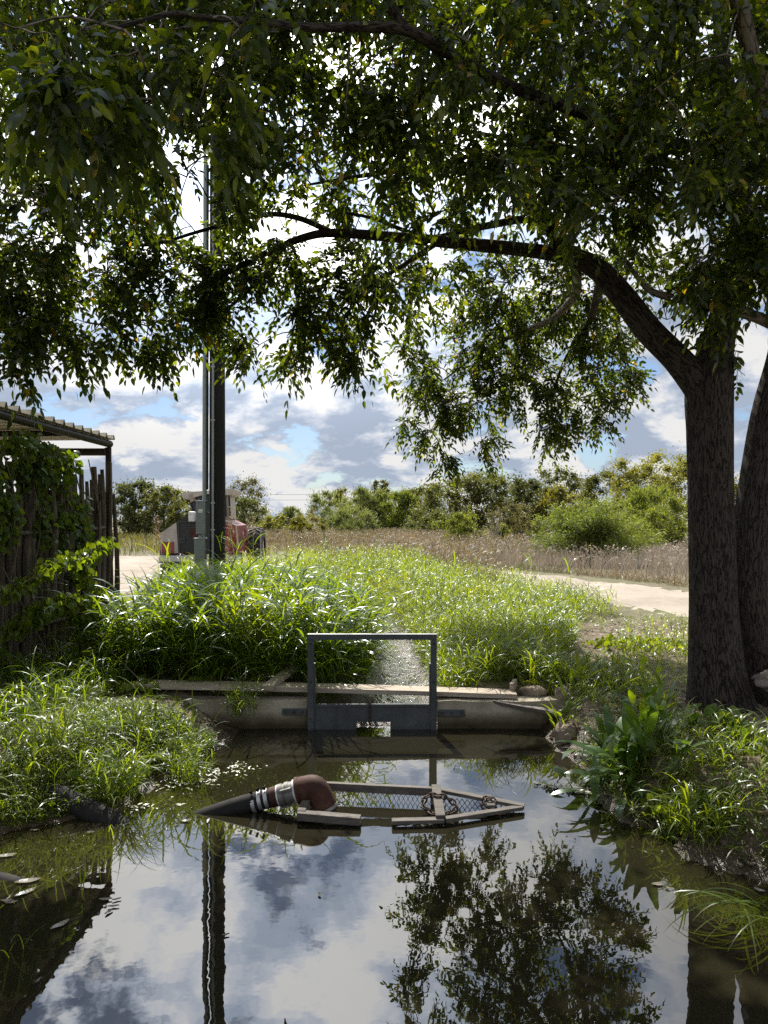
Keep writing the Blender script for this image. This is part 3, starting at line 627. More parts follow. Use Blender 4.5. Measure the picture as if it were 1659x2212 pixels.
plank('plank', 'short weathered plank lying askew on the long footbridge plank left of the gate', (-.985, 6.25, .332), (-.83, 6.88, .372), .09, .04)
plank('plank', 'thin split plank propped low at the right end of the weir', (.93, 6.27, .222), (1.42, 6.12, .150), .10, .025, 'wood_dark')
plank('plank', 'end board standing on edge behind the right end of the footbridge plank', (1.10, 6.40, .30), (1.16, 6.55, .30), .03, .07, 'wood')

# ------------------------------------------------------------------ intake screen and suction pipe in the pool
scr = thing('intake_screen', 'floating arrow shaped frame with expanded metal mesh round the pump intake', 'intake screen', (.2, 4.45, 0))
A_ = (-.43, 4.66, .095); B_ = (.335, 4.57, .085); T_ = (.845, 4.45, .028); D_ = (.35, 4.255, .026); E_ = (.045, 4.235, .026); F_ = (-.135, 4.24, .03); G_ = (-.50, 4.28, .045)
def bar(name, a, b, w=.05, h=.022, mat='wood_dark'):
    g = G(); g.bar(a, b, w, h, bev=.003); return g.build(name, M[mat], scr)
bar('rear_bar', (A_[0], A_[1], .078), (B_[0], B_[1], .072), .035, .05); bar('tip_bar', (B_[0]+.02, B_[1], B_[2]-.004), T_); bar('front_bar', E_, (D_[0]-.005, D_[1], D_[2])); bar('tip_bar', (D_[0], D_[1]+.002, D_[2]+.002), (T_[0]-.02, T_[1]-.012, T_[2]-.001), .045)
bar('front_bar', G_, F_, .06, .045)
bar('cross_bar', (.32, 4.575, .108), (.325, 4.25, .046), .055, .02); bar('cross_bar', (.63, 4.52, .066), (.64, 4.40, .046), .05, .018)
bar('end_bar', (A_[0], A_[1], .115), (G_[0]+.02, G_[1], .06), .05, .02)
def mesh_panel(a, b, z0, z1, parent):
    a = np.array(a); b = np.array(b); Ln = np.linalg.norm(b-a); nd = int(Ln/.056); g = G(); rows = 1
    for r in range(rows):
        zt = z1+(z0-z1)*r/rows; zb = z1+(z0-z1)*(r+1)/rows
        for sgn in (0, 1):
            pts = []
            for i in range(nd*2+1):
                p = a+(b-a)*i/(nd*2); up = (i % 2) ^ sgn
                pts.append((p[0], p[1], zt if up else zb))
            g.tube(pts, .0036, 4)
    return g.build('mesh_panel', M['chain'], parent)
mesh_panel((A_[0]+.02, A_[1]-.012, 0), (B_[0], B_[1]-.012, 0), -.004, .052, scr)
mesh_panel((B_[0]+.02, B_[1]-.015, 0), (T_[0]-.06, T_[1], 0), -.002, .044, scr)
mesh_panel((G_[0], G_[1]+.02, 0), (F_[0], F_[1]+.02, 0), -.03, .02, scr)
chain('chain', [(.225, 4.40, .05), (.26, 4.455, .085), (.325, 4.44, .098), (.39, 4.44, .075), (.43, 4.40, .04), (.37, 4.35, .02), (.30, 4.34, .02), (.225, 4.40, .05)], scr, .04, .006)
chain('chain', [(.585, 4.43, .04), (.61, 4.455, .075), (.65, 4.45, .075), (.665, 4.42, .045), (.62, 4.405, .03), (.585, 4.43, .04)], scr, .034, .005)

pipe = thing('suction_pipe', 'black hose with clamps and rusty elbow dipping into the intake frame', 'pipe', (-.6, 4.45, 0))
g = G(); g.tube(spline([(-1.6, 4.40, -.30), (-1.2, 4.43, -.085), (-.95, 4.45, .005), (-.74, 4.46, .062), (-.66, 4.46, .082)], 6), .056, 20, rough=.02); g.build('hose', M['rubber'], pipe)
ax = np.array([-.70, 4.46, .073]); dx = np.array([.9578, 0, .24]); dx /= np.linalg.norm(dx)
for t in (-.085, -.045, -.005):
    c = ax+dx*t-np.array([0, 0, .006*(t < -.05)]); g = G(); g.tube([c-dx*.011, c+dx*.011], .0595, 22); k = g.build('hose_clamp', M['zinc'], pipe)
    g = G(); g.bar(c+np.array([-.012, -.02, .062]), c+np.array([-.02, -.035, .085]), .012, .012); g.build('clamp_screw', M['rubber'], k)
g = G(); g.tube([ax+dx*.02, ax+dx*.065], .060, 20, rough=.02); g.build('hose_cuff', M['rust'], pipe)
g = G()
g.tube([ax+dx*s for s in (.062, .07)], .063, 22); cp = g.build('coupling_rim', M['white_paint'], pipe)
g = G()
for s0, s1, r in ((.071, .10, .066), (.10, .115, .061), (.115, .14, .068), (.14, .165, .064)): g.tube([ax+dx*s0, ax+dx*s1], r, 22)
for a in (0.4, 2.5, 4.6):
    v = np.array([0, math.cos(a), math.sin(a)]); g.bar(ax+dx*.085+v*.066, ax+dx*.15+v*.07, .03, .016)
g.build('coupling', M['coupling'], pipe)
g = G(); g.tube([ax+dx*.166, ax+dx*.178], .071, 22); g.build('coupling_rim', M['white_paint'], pipe)
e0 = ax+dx*.178
g = G(); g.tube(spline([e0, e0+dx*.05, e0+dx*.115+np.array([0, -.005, -.012]), e0+np.array([.155, -.02, -.05]), e0+np.array([.175, -.03, -.11]), e0+np.array([.185, -.035, -.28])], 7), .077, 26, rough=.015); el = g.build('elbow', M['rust'], pipe)
g = G(); g.tube([e0+np.array([.170, -.028, -.088]), e0+np.array([.177, -.03, -.104])], .082, 24); g.build('weld_ring', M['coupling'], el)
g = G(); g.tube([e0+dx*.002, e0+dx*.02], .081, 24); g.build('flange', M['rust'], el)

# ------------------------------------------------------------------ fence of cedar stakes, shed, vines
fence = thing('stake_fence', 'weathered fence of upright cedar stakes half hidden by vines', 'fence', (-3.35, 6.7, .25))
def fence_pt(t): return np.array([-3.26-.34*t, 8.75-4.4*t, 0])
g = G(); rr = random.Random(5); n = 150
for i in range(n):
    t = i/(n-1); p = fence_pt(t); x = p[0]+(.035 if i % 2 else -.035)+rr.uniform(-.02, .02); y = p[1]+rr.uniform(-.02, .02)
    h = rr.uniform(1.85, 2.25) if i > 4 else rr.uniform(2.05, 2.4); r = rr.uniform(.022, .045); lx = rr.uniform(-.05, .05); ly = rr.uniform(-.08, .08)
    pts = [(x+lx*q+rr.uniform(-.012, .012), y+ly*q+rr.uniform(-.012, .012), .1+(h)*q) for q in (0, .2, .4, .6, .8, 1)]
    g.tube(pts, [r*1.1, r, r*rr.uniform(.85, 1.1), r*.95, r*.85, r*rr.uniform(.5, .8)], 7, rough=.35, rs=i)
g.build('stake_panel', M['cedar'], fence)
for z in (.75, 1.65):
    g = G(); g.tube([tuple(fence_pt(.06)+np.array([.075, 0, z])), tuple(fence_pt(.5)+np.array([.075, 0, z-.03])), tuple(fence_pt(1)+np.array([.075, 0, z]))], .022, 7, rough=.2); g.build('rail', M['cedar'], fence)
for i, (a, b) in enumerate([((-3.12, 8.45, .3), (-3.30, 8.9, 1.12)), ((-3.18, 7.6, .2), (-3.30, 8.3, 1.95)), ((-3.16, 8.72, .25), (-3.24, 8.86, 2.05))]):
    g = G(); g.tube(spline([a, (np.array(a)+np.array(b))/2+np.array([.03, 0, .04]), b], 5), [.03]*5+[.024]*6, 7, rough=.3, rs=i); g.build('leaning_stick', M['cedar'], fence)
# shed roof and posts
shed = thing('open_shed', 'open shed with corrugated metal roof on brown pipe posts beyond the fence', 'shed', (-4.5, 7, .2))
xe = -3.24; ze = 2.71; V = []; ys = []; y = 4.2
prof = []
while y < 8.98:
    for dy, dz in ((0, 0), (.045, .0), (.07, .052), (.085, .052), (.11, 0)): prof.append((y+dy, dz))
    y += .23
for x, zo in ((xe, 0), (-7.4, -.04)):
    for (yy_, dz) in prof: V.append((x, yy_, ze+dz+zo))
m = len(prof); g = G(); g.add(V+[(a, b, c-.004) for a, b, c in V], [(i, i+1, m+i+1, m+i) for i in range(m-1)]+[(2*m+i, 3*m+i, 3*m+i+1, 2*m+i+1) for i in range(m-1)]+[(i, 2*m+i, 2*m+i+1, i+1) for i in range(m-1)])
g.build('roof_sheet', M['roof'], shed)
g = G(); g.tube([(xe-.06, 4.2, ze-.055), (xe-.06, 8.9, ze-.055)], .044, 12); g.build('eave_beam', M['dark_steel'], shed)
g = G(); g.tube([(xe-.10, 8.86, ze-.15), (-7.4, 8.86, ze-.15)], .048, 12); g.build('cross_beam', M['dark_steel'], shed)
g = G(); g.tube([(xe-.06, 8.86, 0), (xe-.06, 8.86, ze-.10)], .035, 12); g.build('post', M['dark_steel'], shed)
g = G(); g.tube([(-6.8, 8.86, 0), (-6.8, 8.86, ze-.19)], .035, 12); g.build('post', M['dark_steel'], shed)
g = G(); g.box((-3.62, 7.7, 1.32), (.06, .05, 2.6)); gp_ = g.build('strut_post', M['galv'], shed)
for k in range(5, 10):
    g = G(); g.box((-3.600, 7.674, 1.75+k*.09), (.012, .004, .045)); g.build('slot', M['black'], gp_)
g = G(); g.tube(spline([(-3.66, 7.68, 1.9), (-3.67, 7.68, 2.3), (-3.74, 7.68, 2.47), (-3.95, 7.66, 2.53), (-4.6, 7.6, 2.54)], 6), .017, 8); g.build('conduit', M['dark_steel'], shed)
g = G(); g.bar((-3.3, 7.85, ze-.045), (-7.2, 7.85, ze-.085), .05, .06); g.build('purlin', M['dark_steel'], shed)
g = G(); g.bar((-3.3, 6.1, ze-.045), (-7.2, 6.1, ze-.085), .05, .06); g.build('purlin', M['dark_steel'], shed)

def vine_leaves(acc, c, r, n, ll=(.045, .10), face=(1, -.2, .2)):
    q = np.array(c)+unit(n)*np.array(r)*(U(0, 1, n)**.4)[:, None]
    nr = unit(n)*.8+np.array(face); d = unit(n)*.7+np.array([.1, 0, -.7]); l = U(ll[0], ll[1], n)
    acc.add(leaflets(q, d, nr, l, l*U(.7, .95, n), .15))
def vine(name, label, blobs, stems, mat='vine', ll=(.045, .10)):
    t = thing(name, label, 'vine', (blobs[0][0][0], blobs[0][0][1], .25))
    acc = Acc()
    for c, r, n in blobs: vine_leaves(acc, c, r, n, ll)
    acc.build('leaves', M[mat], t)
    g = G()
    for i, s in enumerate(stems): g.tube(spline(s, 6), .006, 5, rough=.2, rs=i)
    g.build('stem', M['twig'], t); return t
fb = []
for i in range(34):
    t = RND.uniform(.17, .60); p = fence_pt(t); z = RND.uniform(1.55, 2.3)-(.3 if t < .24 else 0)
    fb.append(((p[0]+RND.uniform(.0, .14), p[1], z), (.12, .2, .22), 52))
for i in range(20):
    t = RND.uniform(.24, .8); p = fence_pt(t); fb.append(((p[0]+RND.uniform(-.1, .12), p[1], RND.uniform(2.15, 2.48)), (.14, .2, .14), 55))
vine('climbing_vine', 'dense dark green vine blanketing the upper stakes of the fence', fb, [[tuple(fence_pt(t)+np.array([.1, 0, .25])), tuple(fence_pt(t+.03)+np.array([.12, 0, 1.0])), tuple(fence_pt(t-.02)+np.array([.1, 0, 1.7])), tuple(fence_pt(t+.04)+np.array([.1, 0, 2.4]))] for t in (.12, .2, .27, .33, .4, .48, .56, .66)])
def trail(pts, k, n, r): 
    p = spline(pts, 4); return [(tuple(q), (r, r, r*.8), n) for q in p[::max(1, len(p)//k)]]
tr1 = [(-3.1, 6.1, 1.15), (-2.95, 6.3, 1.28), (-2.90, 6.6, 1.40), (-2.89, 7.0, 1.36), (-2.90, 7.4, 1.46), (-2.92, 7.8, 1.50)]
tr2 = [(-2.89, 7.0, 1.36), (-2.84, 7.1, 1.15), (-2.80, 7.15, .95), (-2.78, 7.2, .80)]
vine('trailing_vine', 'sunlit pale green vine spray arching out from the middle of the fence', trail(tr1, 9, 40, .10)+trail(tr2, 6, 26, .08), [tr1, tr2], 'bank', (.04, .08))
tr3 = [(-3.1, 6.2, .85), (-2.93, 6.4, 1.0), (-2.86, 6.7, 1.02), (-2.80, 6.9, .92), (-2.77, 7.0, .80)]
tr4 = [(-2.84, 6.8, .95), (-2.77, 6.9, .72), (-2.72, 6.95, .52), (-2.7, 6.97, .42)]
vine('trailing_vine', 'lower sunlit vine spray with drooping tip near the foot of the fence', trail(tr3, 9, 48, .12)+trail(tr4, 7, 34, .10), [tr3, tr4], 'bank', (.04, .085))
fb = []
for i in range(16):
    t = RND.uniform(.1, .9); p = fence_pt(t); fb.append(((p[0]+RND.uniform(.08, .36), p[1], RND.uniform(.2, .6)), (.2, .3, .16), 52))
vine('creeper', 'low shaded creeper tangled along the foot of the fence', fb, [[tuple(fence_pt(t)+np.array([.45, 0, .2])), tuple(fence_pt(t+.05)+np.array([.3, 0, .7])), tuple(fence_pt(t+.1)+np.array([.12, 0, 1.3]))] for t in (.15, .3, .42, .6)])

# ------------------------------------------------------------------ utility pole
px0 = P(460, 1120, 14)[0]; pz = gz(px0, 14)
up = thing('utility_pole', 'tall dark wooden utility pole with conduits rising in front of the tractor', 'utility pole', (px0, 14, pz))
g = G(); g.tube([(px0+.08, 14, pz-.2), (px0+.085, 14, 2.5), (px0+.08, 14, 5), (px0+.075, 14, 9.0)], [.155, .15, .143, .13], 20, rough=.02); g.build('pole', M['pole'], up)
g = G(); g.tube([(px0-.135, 13.9, 2.08), (px0-.13, 13.9, 5), (px0-.12, 13.92, 8.6)], .042, 12); g.build('conduit', M['conduit'], up)
g = G(); g.tube([(px0-.07, 13.87, 2.3), (px0-.065, 13.87, 5), (px0-.06, 13.88, 8.4)], .016, 8); g.build('conduit', M['pole'], up)
g = G(); g.tube([(px0+.035, 13.83, .5), (px0+.04, 13.835, 5), (px0+.04, 13.85, 8.2)], .021, 10); cd = g.build('conduit', M['conduit'], up)
for z in (1.55, 2.05, 3.6, 4.6, 6.0):
    g = G(); g.box((px0+.037, 13.845, z), (.07, .05, .03)); g.build('strap', M['galv'], cd)
g = G(); g.box((px0-.185, 13.86, 1.77), (.175, .13, .60), bev=.006); mb = g.build('meter_box', M['box'], up)
g = G(); g.box((px0-.185, 13.792, 1.90), (.085, .004, .07)); g.build('sticker', M['label_white'], mb)
g = G(); g.box((px0-.185, 13.86, 2.085), (.19, .145, .03), bev=.004); g.build('box_lid', M['conduit'], mb)
g = G(); g.box((px0-.20, 13.86, .95), (.20, .16, .85), bev=.006); bb = g.build('lower_box', M['box'], up)
g = G(); g.box((px0-.20, 13.86, 1.385), (.225, .18, .022), bev=.004); g.box((px0-.2, 13.8, 1.42), (.05, .03, .05)); g.build('box_lid', M['conduit'], bb)
g = G(); g.tube([(px0-.14, 13.86, 1.38), (px0-.14, 13.86, 1.49)], .035, 10); g.build('conduit', M['conduit'], up)
g = G(); g.tube([(px0-.05, 13.9, 8.55), (px0-.06, 13.85, 8.68), (px0-.1, 13.8, 8.7)], [.07, .09, .05], 12); g.build('weather_head', M['label_white'], up)

# ------------------------------------------------------------------ the big pecan tree
def PP(rows): return [(*P(px, py, Y), r) for px, py, Y, r in rows]
pecan = thing('pecan_tree', 'large dark pecan tree with forked trunk on the right bank overhanging the pool', 'tree', (2.65, 5.75, gz(2.6, 5.7)))
LIMBS = []
def limb(name, rows, mat, n=14, rough=.05, sub=6, parent=pecan, keep=True, seed=0):
    p = spline(PP(rows), sub); g = G(); g.tube([tuple(q[:3]) for q in p], list(p[:, 3]), n, rough=rough, rs=seed)
    if keep: LIMBS.append(p)
    return g.build(name, M[mat], parent)
limb('trunk', [(1562, 1600, 5.75, .33), (1556, 1540, 5.72, .27), (1548, 1470, 5.7, .215), (1541, 1350, 5.7, .185), (1539, 1200, 5.7, .170), (1536, 1050, 5.7, .163), (1534, 930, 5.7, .166), (1533, 840, 5.7, .175), (1546, 760, 5.72, .138), (1562, 690, 5.75, .112), (1585, 600, 5.8, .10), (1600, 460, 5.9, .085), (1590, 300, 6.0, .07), (1560, 120, 6.1, .05), (1540, -60, 6.2, .03)], 'bark', 28, .06, 8, seed=1)
limb('second_trunk', [(1655, 1600, 5.95, .26), (1648, 1520, 5.92, .20), (1640, 1430, 5.9, .15), (1620, 1300, 5.86, .135), (1621, 1180, 5.88, .14), (1636, 1040, 5.92, .135), (1658, 900, 5.97, .125), (1690, 760, 6.0, .105), (1704, 620, 6.0, .09), (1720, 420, 6.1, .075), (1740, 200, 6.2, .05)], 'bark', 24, .06, 8, seed=2)
limb('limb', [(1540, 880, 5.72, .13), (1500, 820, 5.7, .122), (1455, 768, 5.7, .106), (1400, 712, 5.72, .099), (1345, 640, 5.78, .092), (1295, 585, 5.85, .085), (1240, 556, 5.9, .074), (1160, 543, 6.0, .058), (1070, 533, 6.1, .055), (950, 521, 6.2, .048), (830, 510, 6.2, .042), (720, 503, 6.15, .036), (660, 512, 6.1, .032), (590, 540, 6.1, .027), (500, 585, 6.0, .02), (430, 620, 6.0, .012)], 'bark', 18, .06, 7, seed=3)
limb('limb', [(1240, 560, 5.9, .06), (1190, 500, 6.0, .055), (1150, 450, 6.1, .05), (1090, 400, 6.3, .042), (1000, 370, 6.4, .034), (900, 365, 6.5, .026), (780, 380, 6.5, .018), (660, 400, 6.5, .010)], 'bark', 12, seed=4)
limb('limb', [(1160, 470, 6.1, .036), (1100, 478, 6.2, .032), (1010, 496, 6.3, .027), (920, 512, 6.4, .022), (800, 470, 6.5, .015), (700, 455, 6.6, .010)], 'bark', 10, seed=5)
limb('limb', [(720, 503, 6.15, .026), (640, 470, 6.1, .024), (560, 465, 6.1, .02), (430, 500, 6.0, .015), (320, 530, 5.9, .011), (220, 520, 5.8, .007)], 'bark', 8, seed=6)
limb('limb', [(1710, 720, 5.8, .05), (1640, 688, 5.6, .042), (1590, 672, 5.55, .038), (1520, 655, 5.5, .034), (1440, 640, 5.5, .030), (1395, 620, 5.5, .022), (1350, 560, 5.5, .014)], 'limb', 12, .1, seed=7)
limb('limb', [(1720, 420, 5.0, .06), (1665, 290, 4.6, .055), (1640, 190, 4.4, .052), (1615, 90, 4.2, .048), (1590, -20, 4.0, .042), (1570, -150, 3.9, .03)], 'limb', 12, .06, seed=8)
limb('limb', [(1590, 330, 6.0, .045), (1420, 300, 5.4, .040), (1220, 230, 4.8, .036), (1100, 185, 4.4, .034), (1030, 150, 4.2, .032), (960, 110, 4.05, .031), (880, 66, 3.9, .028), (780, 58, 3.75, .024), (680, 60, 3.6, .020), (560, 48, 3.45, .016), (440, 38, 3.3, .013), (370, 30, 3.2, .010), (250, 60, 3.0, .008)], 'bark', 12, seed=9)
limb('limb', [(880, 66, 3.9, .028), (850, 20, 3.9, .026), (820, -60, 3.9, .02)], 'bark', 8, seed=10)
limb('limb', [(1245, 590, 6.2, .045), (1240, 640, 7.0, .042), (1190, 690, 8.0, .036), (1120, 720, 9.0, .03), (1040, 760, 9.6, .02), (960, 820, 9.9, .012)], 'limb', 10, seed=11)
limb('limb', [(1300, 600, 6.0, .05), (1290, 640, 7.0, .045), (1270, 700, 8.4, .036), (1220, 780, 9.4, .024), (1190, 860, 9.7, .012)], 'bark', 10, seed=12)
limb('limb', [(1590, 420, 5.9, .05), (1480, 360, 6.4, .045), (1300, 330, 7.2, .036), (1100, 300, 8.0, .026), (900, 260, 8.4, .015)], 'bark', 10, seed=13)
limb('limb', [(590, 540, 6.1, .018), (560, 600, 6.2, .016), (500, 660, 6.2, .012), (420, 700, 6.1, .008)], 'bark', 7, seed=14)
limb('limb', [(950, 521, 6.2, .025), (860, 580, 6.5, .02), (760, 640, 6.7, .014), (660, 720, 6.8, .009)], 'bark', 7, seed=15)
ALL = np.concatenate(LIMBS)

CL = []      # clumps of foliage: centre, radii (m), size class of leaf
def clump(px, py, Y, rx, ry, rd=None, dens=1.0):
    c = P(px, py, Y); a = rx*Y/FPX; b = ry*Y/FPX; CL.append((c, np.array([a, rd or max(.25, (a+b)*.45), b]), dens*rx*ry/6000.0))
r_ = random.Random(21)
right_of = lambda x: max(0, min(1, (x-650)/350))
for gy_ in range(-170, 640, 68):
    for gx_ in range(-150, 1830, 78):
        x = gx_+r_.uniform(-40, 40); y = gy_+r_.uniform(-36, 36); f = max(0, min(1, gy_/560))
        lower = 600 if x < 900 else (640 if x > 1330 else 600)
        if y > lower: continue
        if 860 < x < 1000 and y > 520: continue
        if y > 480 and 1400 < x < 1500 and r_.random() < .6: continue
        right = max(0, min(1, (x-650)/350)); dn = 1.35 if x > 1000 else 1.0
        band = 880 < x < 1430 and y > 455
        if band: clump(x, y, 7.0+right_of(x)*1.2+r_.uniform(-.3, .8), 62, 56, None, .7); continue
        if (y < 380 or x < 300 or x > 1080) and r_.random() < (1 if x > 1000 else .88): clump(x, y, 4.2+1.2*f+r_.uniform(-.5, .6), 60, 54, None, .45*dn)
        for q in range(2 if x > 1000 else 1):
            if x > 820 and y < 560 and r_.random() < .85: clump(x+r_.uniform(-40, 40), y+r_.uniform(-40, 40), 5.2+.5*q+r_.uniform(-.4, .5), 60, 54, None, .65)
        if y < 330 and r_.random() < .35: clump(x+r_.uniform(-40, 40), y+r_.uniform(-40, 40), 4.9+r_.uniform(-.4, .5), 60, 54, None, .45)
        for q in range(2 if r_.random() < .78*dn else 1): clump(x+r_.uniform(-40, 40), y+r_.uniform(-40, 40), 5.7+f*.7+right*(1.6+r_.uniform(-.6, .8))+r_.uniform(-.5, .5), 60, 54, None, .5)
for row in [(40, 60, 2.9, 100, 70), (150, 150, 2.7, 110, 80), (300, 110, 2.9, 110, 80), (330, 215, 3.0, 100, 60), (180, 250, 3.0, 90, 50), (460, 150, 3.2, 100, 70), (520, 60, 3.2, 90, 70), (60, 200, 2.9, 80, 60), (420, 270, 3.4, 70, 50), (1120, 420, 4.0, 90, 60), (1350, 430, 4.2, 100, 70), (470, 335, 5.2, 75, 60), (455, 440, 5.4, 75, 60), (250, 380, 5.0, 90, 70), (620, 300, 5.2, 90, 70), (100, 420, 4.8, 90, 70), (780, 180, 4.6, 100, 80), (1500, 330, 4.2, 90, 80), (1250, 500, 4.4, 80, 40)]: clump(*row, dens=.5)
for gy_ in range(-1000, -160, 150):      # unseen crown above the view, added to shade the pool and banks
    for gx_ in range(-100, 1900, 160):
        Yq = 4.6+(2.6 if gx_ > 700 else .8)+r_.uniform(-.6, .6)
        clump(gx_+r_.uniform(-60, 60), gy_+r_.uniform(-60, 60), Yq, 130, 120, None, .42)
for row in [(60, 640, 5.5, 95, 75), (50, 780, 5.0, 80, 34), (110, 720, 5.4, 85, 55), (215, 700, 5.8, 90, 70), (320, 705, 6.0, 85, 60), (400, 690, 6.2, 80, 60), (230, 590, 6.0, 100, 70), (380, 590, 6.0, 100, 70), (520, 640, 6.3, 85, 75), (560, 745, 6.6, 62, 55), (640, 780, 6.3, 50, 42), (640, 690, 6.3, 80, 60), (715, 650, 6.2, 70, 60), (770, 750, 6.3, 48, 60), (790, 670, 6.3, 60, 55), (850, 615, 6.3, 60, 50), (760, 585, 6.3, 80, 50), (640, 590, 6.2, 90, 60), (700, 720, 6.3, 45, 40), (30, 560, 5.4, 90, 70), (520, 560, 6.2, 90, 60), (20, 700, 5.2, 70, 60),
            (1000, 640, 9.0, 75, 50), (1080, 700, 9.4, 110, 70), (1000, 760, 9.8, 80, 70), (905, 850, 10, 55, 50), (930, 930, 10, 60, 60), (1030, 870, 10, 90, 75), (960, 985, 10, 42, 32), (1040, 950, 10, 40, 38), (1140, 830, 9.8, 100, 80), (1170, 930, 9.8, 52, 48), (1250, 860, 9.5, 80, 75), (1215, 930, 9.5, 42, 36), (1305, 800, 9.3, 72, 70), (1260, 700, 9.0, 90, 75), (1160, 690, 9.2, 90, 80), (1330, 700, 8.6, 62, 70), (1100, 610, 8.6, 90, 60), (1240, 625, 8.3, 90, 70), (1100, 780, 9.8, 90, 80), (1300, 900, 9.3, 36, 34), (870, 900, 10, 30, 24), (1350, 820, 9.2, 34, 26), (885, 600, 7.2, 50, 36), (940, 610, 8.4, 55, 36), (900, 690, 8.6, 50, 50), (965, 570, 8, 60, 34), (868, 770, 8.8, 42, 40), (930, 800, 9.4, 50, 46), (985, 860, 9.8, 50, 50),
            (1440, 690, 6.6, 45, 30), (1520, 610, 5.6, 60, 50), (1570, 600, 5.2, 60, 60), (1645, 560, 5.0, 55, 60), (1400, 560, 6.5, 80, 55), (1500, 560, 6.0, 55, 50), (1560, 660, 5.3, 30, 36), (1605, 760, 5.4, 12, 22), (1650, 580, 5.6, 50, 50)]:
    clump(*row, dens=3.5 if row[2] > 8 else 2.0)
leaf = Acc(); twig = G()
def compound(start, d, L, nl, l0, w0):
    """pinnate leaves: leaflets paired along an arching stalk"""
    n = len(start); d = d/np.linalg.norm(d, axis=1)[:, None]
    up = np.array([0, 0, 1.0]); side = np.cross(d, up+.3*unit(n)); side /= np.linalg.norm(side, axis=1)[:, None]+1e-9
    B = []; D = []; NN = []; LL = []; WW = []
    for k in range(nl):
        t = .18+.82*(k//2)/((nl-1)//2); sgn = 1 if k % 2 else -1; last = k == nl-1
        p = start+d*(L*t)[:, None]; p[:, 2] -= .35*L*t*t
        dd = d*(.65 if not last else 1.2)+side*(sgn*(0 if last else .8))+np.array([0, 0, -.16-.2*t])+.42*unit(n)
        B.append(p); D.append(dd); NN.append(up+.9*unit(n)); s = l0*(1-.35*abs(t-.65)); LL.append(s*U(.65, 1.2, n)); WW.append(w0*U(.8, 1.2, n))
    nb = len(B)*n; leaf.add(leaflets(np.concatenate(B), np.concatenate(D), np.concatenate(NN), np.concatenate(LL), np.concatenate(WW), U(-.05, .45, nb)[:, None]))
    e = start+d*L[:, None]; e[:, 2] -= .35*L; mid = (start+e)/2; mid[:, 2] += .09*L
    w = side*.0016; V = np.stack([start-w, start+w, mid-w, mid+w, e], 1).reshape(-1, 3); b = (np.arange(n)*5)[:, None]
    leaf.add((V, b+np.array([[0, 1, 3, 2]]), b+np.array([[2, 3, 4]])))
NODES = ALL[:, :3].copy()
CL.sort(key=lambda e: ((ALL[:, :3]-e[0])**2).sum(1).min())
for ci, (c, rad, dens) in enumerate(CL):      # twigs branch from the nearest limb or from the spray before
    k = int(np.argmin(((NODES-c)**2).sum(1))); q = NODES[k].copy(); dist = np.linalg.norm(q-c); NODES = np.vstack([NODES, c])
    if 0.12 < dist < 1.6:
        mid = (q+c)/2+np.array([0, 0, .12*dist]); r0 = min(.012, .005+dist*.004)
        pts = spline([q, mid, c], 4); twig.tube([tuple(v) for v in pts], list(np.linspace(r0, .004, len(pts))), 5, cap=False)
    nt_ = max(1, int(round(4.2*dens)))
    for j in range(nt_):
        o = unit(1)[0]; o[2] *= .8; s = c+o*rad*RND.uniform(.05, .45); e = c+o*rad*RND.uniform(.75, 1.05)+np.array([0, 0, -.06])
        m_ = (s+e)/2+np.array([0, 0, .05]); pts = spline([c, s, m_, e], 3)
        twig.tube([tuple(v) for v in pts], list(np.linspace(.005, .0018, len(pts))), 4, cap=False)
        nleaf = max(3, int(8*RND.uniform(.7, 1.3))); tt = np.linspace(.15, 1, nleaf); st = s+(e-s)*tt[:, None]; st[:, 2] += .12*np.sin(tt*3.1)*.4
        dr = (e-s)/(np.linalg.norm(e-s)+1e-6)+.95*unit(nleaf)+np.array([0, 0, -.15])
        near = c[1] < 3.6
        compound(st, dr, U(.20, .32, nleaf), 11, .078 if not near else .090, .031 if not near else .034)
leaf.build('crown', M['pecan'], pecan)
twig.build('twigs', M['limb'], pecan)
print('pecan leaflets', leaf.n//6)

# ------------------------------------------------------------------ tractor (seen from its engine end)
TY = 20.0; tx = P(319.7+700*.15625, 1120, TY)[0]; tz = .165
trac = thing('tractor', 'old red and white articulated tractor parked on the dirt behind the pole', 'tractor', (tx, TY, tz), rz=math.radians(3))
def T(zx, zy): return ((zx-700)*.00196, (1405-zy)*.00196)
def tpart(name, g, mat, parent=trac): return g.build(name, M[mat], parent, local=True)
def tprism(name, pts, y0, y1, mat, parent=trac):
    g = G(); g.prism([T(*p) for p in pts][::-1], y0, y1); return tpart(name, g, mat, parent)
tprism('hood', [(165, 800), (400, 640), (580, 520), (830, 500), (1010, 600), (1208, 690), (1235, 1090), (190, 1092)], .06, 2.2, 'red')
lp = tprism('side_panel', [(168, 802), (396, 645), (425, 1066), (190, 1090)], 0, .058, 'panel_grey')
lp['label'] = 'bare grey side panel'
pp_ = G(); x0, z0 = T(200, 915); x1, z1 = T(365, 1075); pp_.box(((x0+x1)/2, -.012, (z0+z1)/2), (x1-x0, .012, z0-z1)); rp = tpart('cover_plate', pp_, 'red_patch', lp); rp['label'] = 'bright red bolted cover plate'
def edge_dots(n):
    for i in range(n):
        for (xx_, zz_) in ((x0+.02+(x1-x0-.04)*i/(n-1), z1+.025), (x0+.02+(x1-x0-.04)*i/(n-1), z0-.025)):
            g = G(); g.tube([(xx_, -.018, zz_), (xx_, -.0225, zz_)], .011, 6); tpart('bolt_hole', g, 'black', lp)
edge_dots(6)
gr = tprism('grille', [(403, 640), (580, 523), (828, 503), (1000, 598), (1000, 1075), (430, 1062)], -.02, .058, 'black')
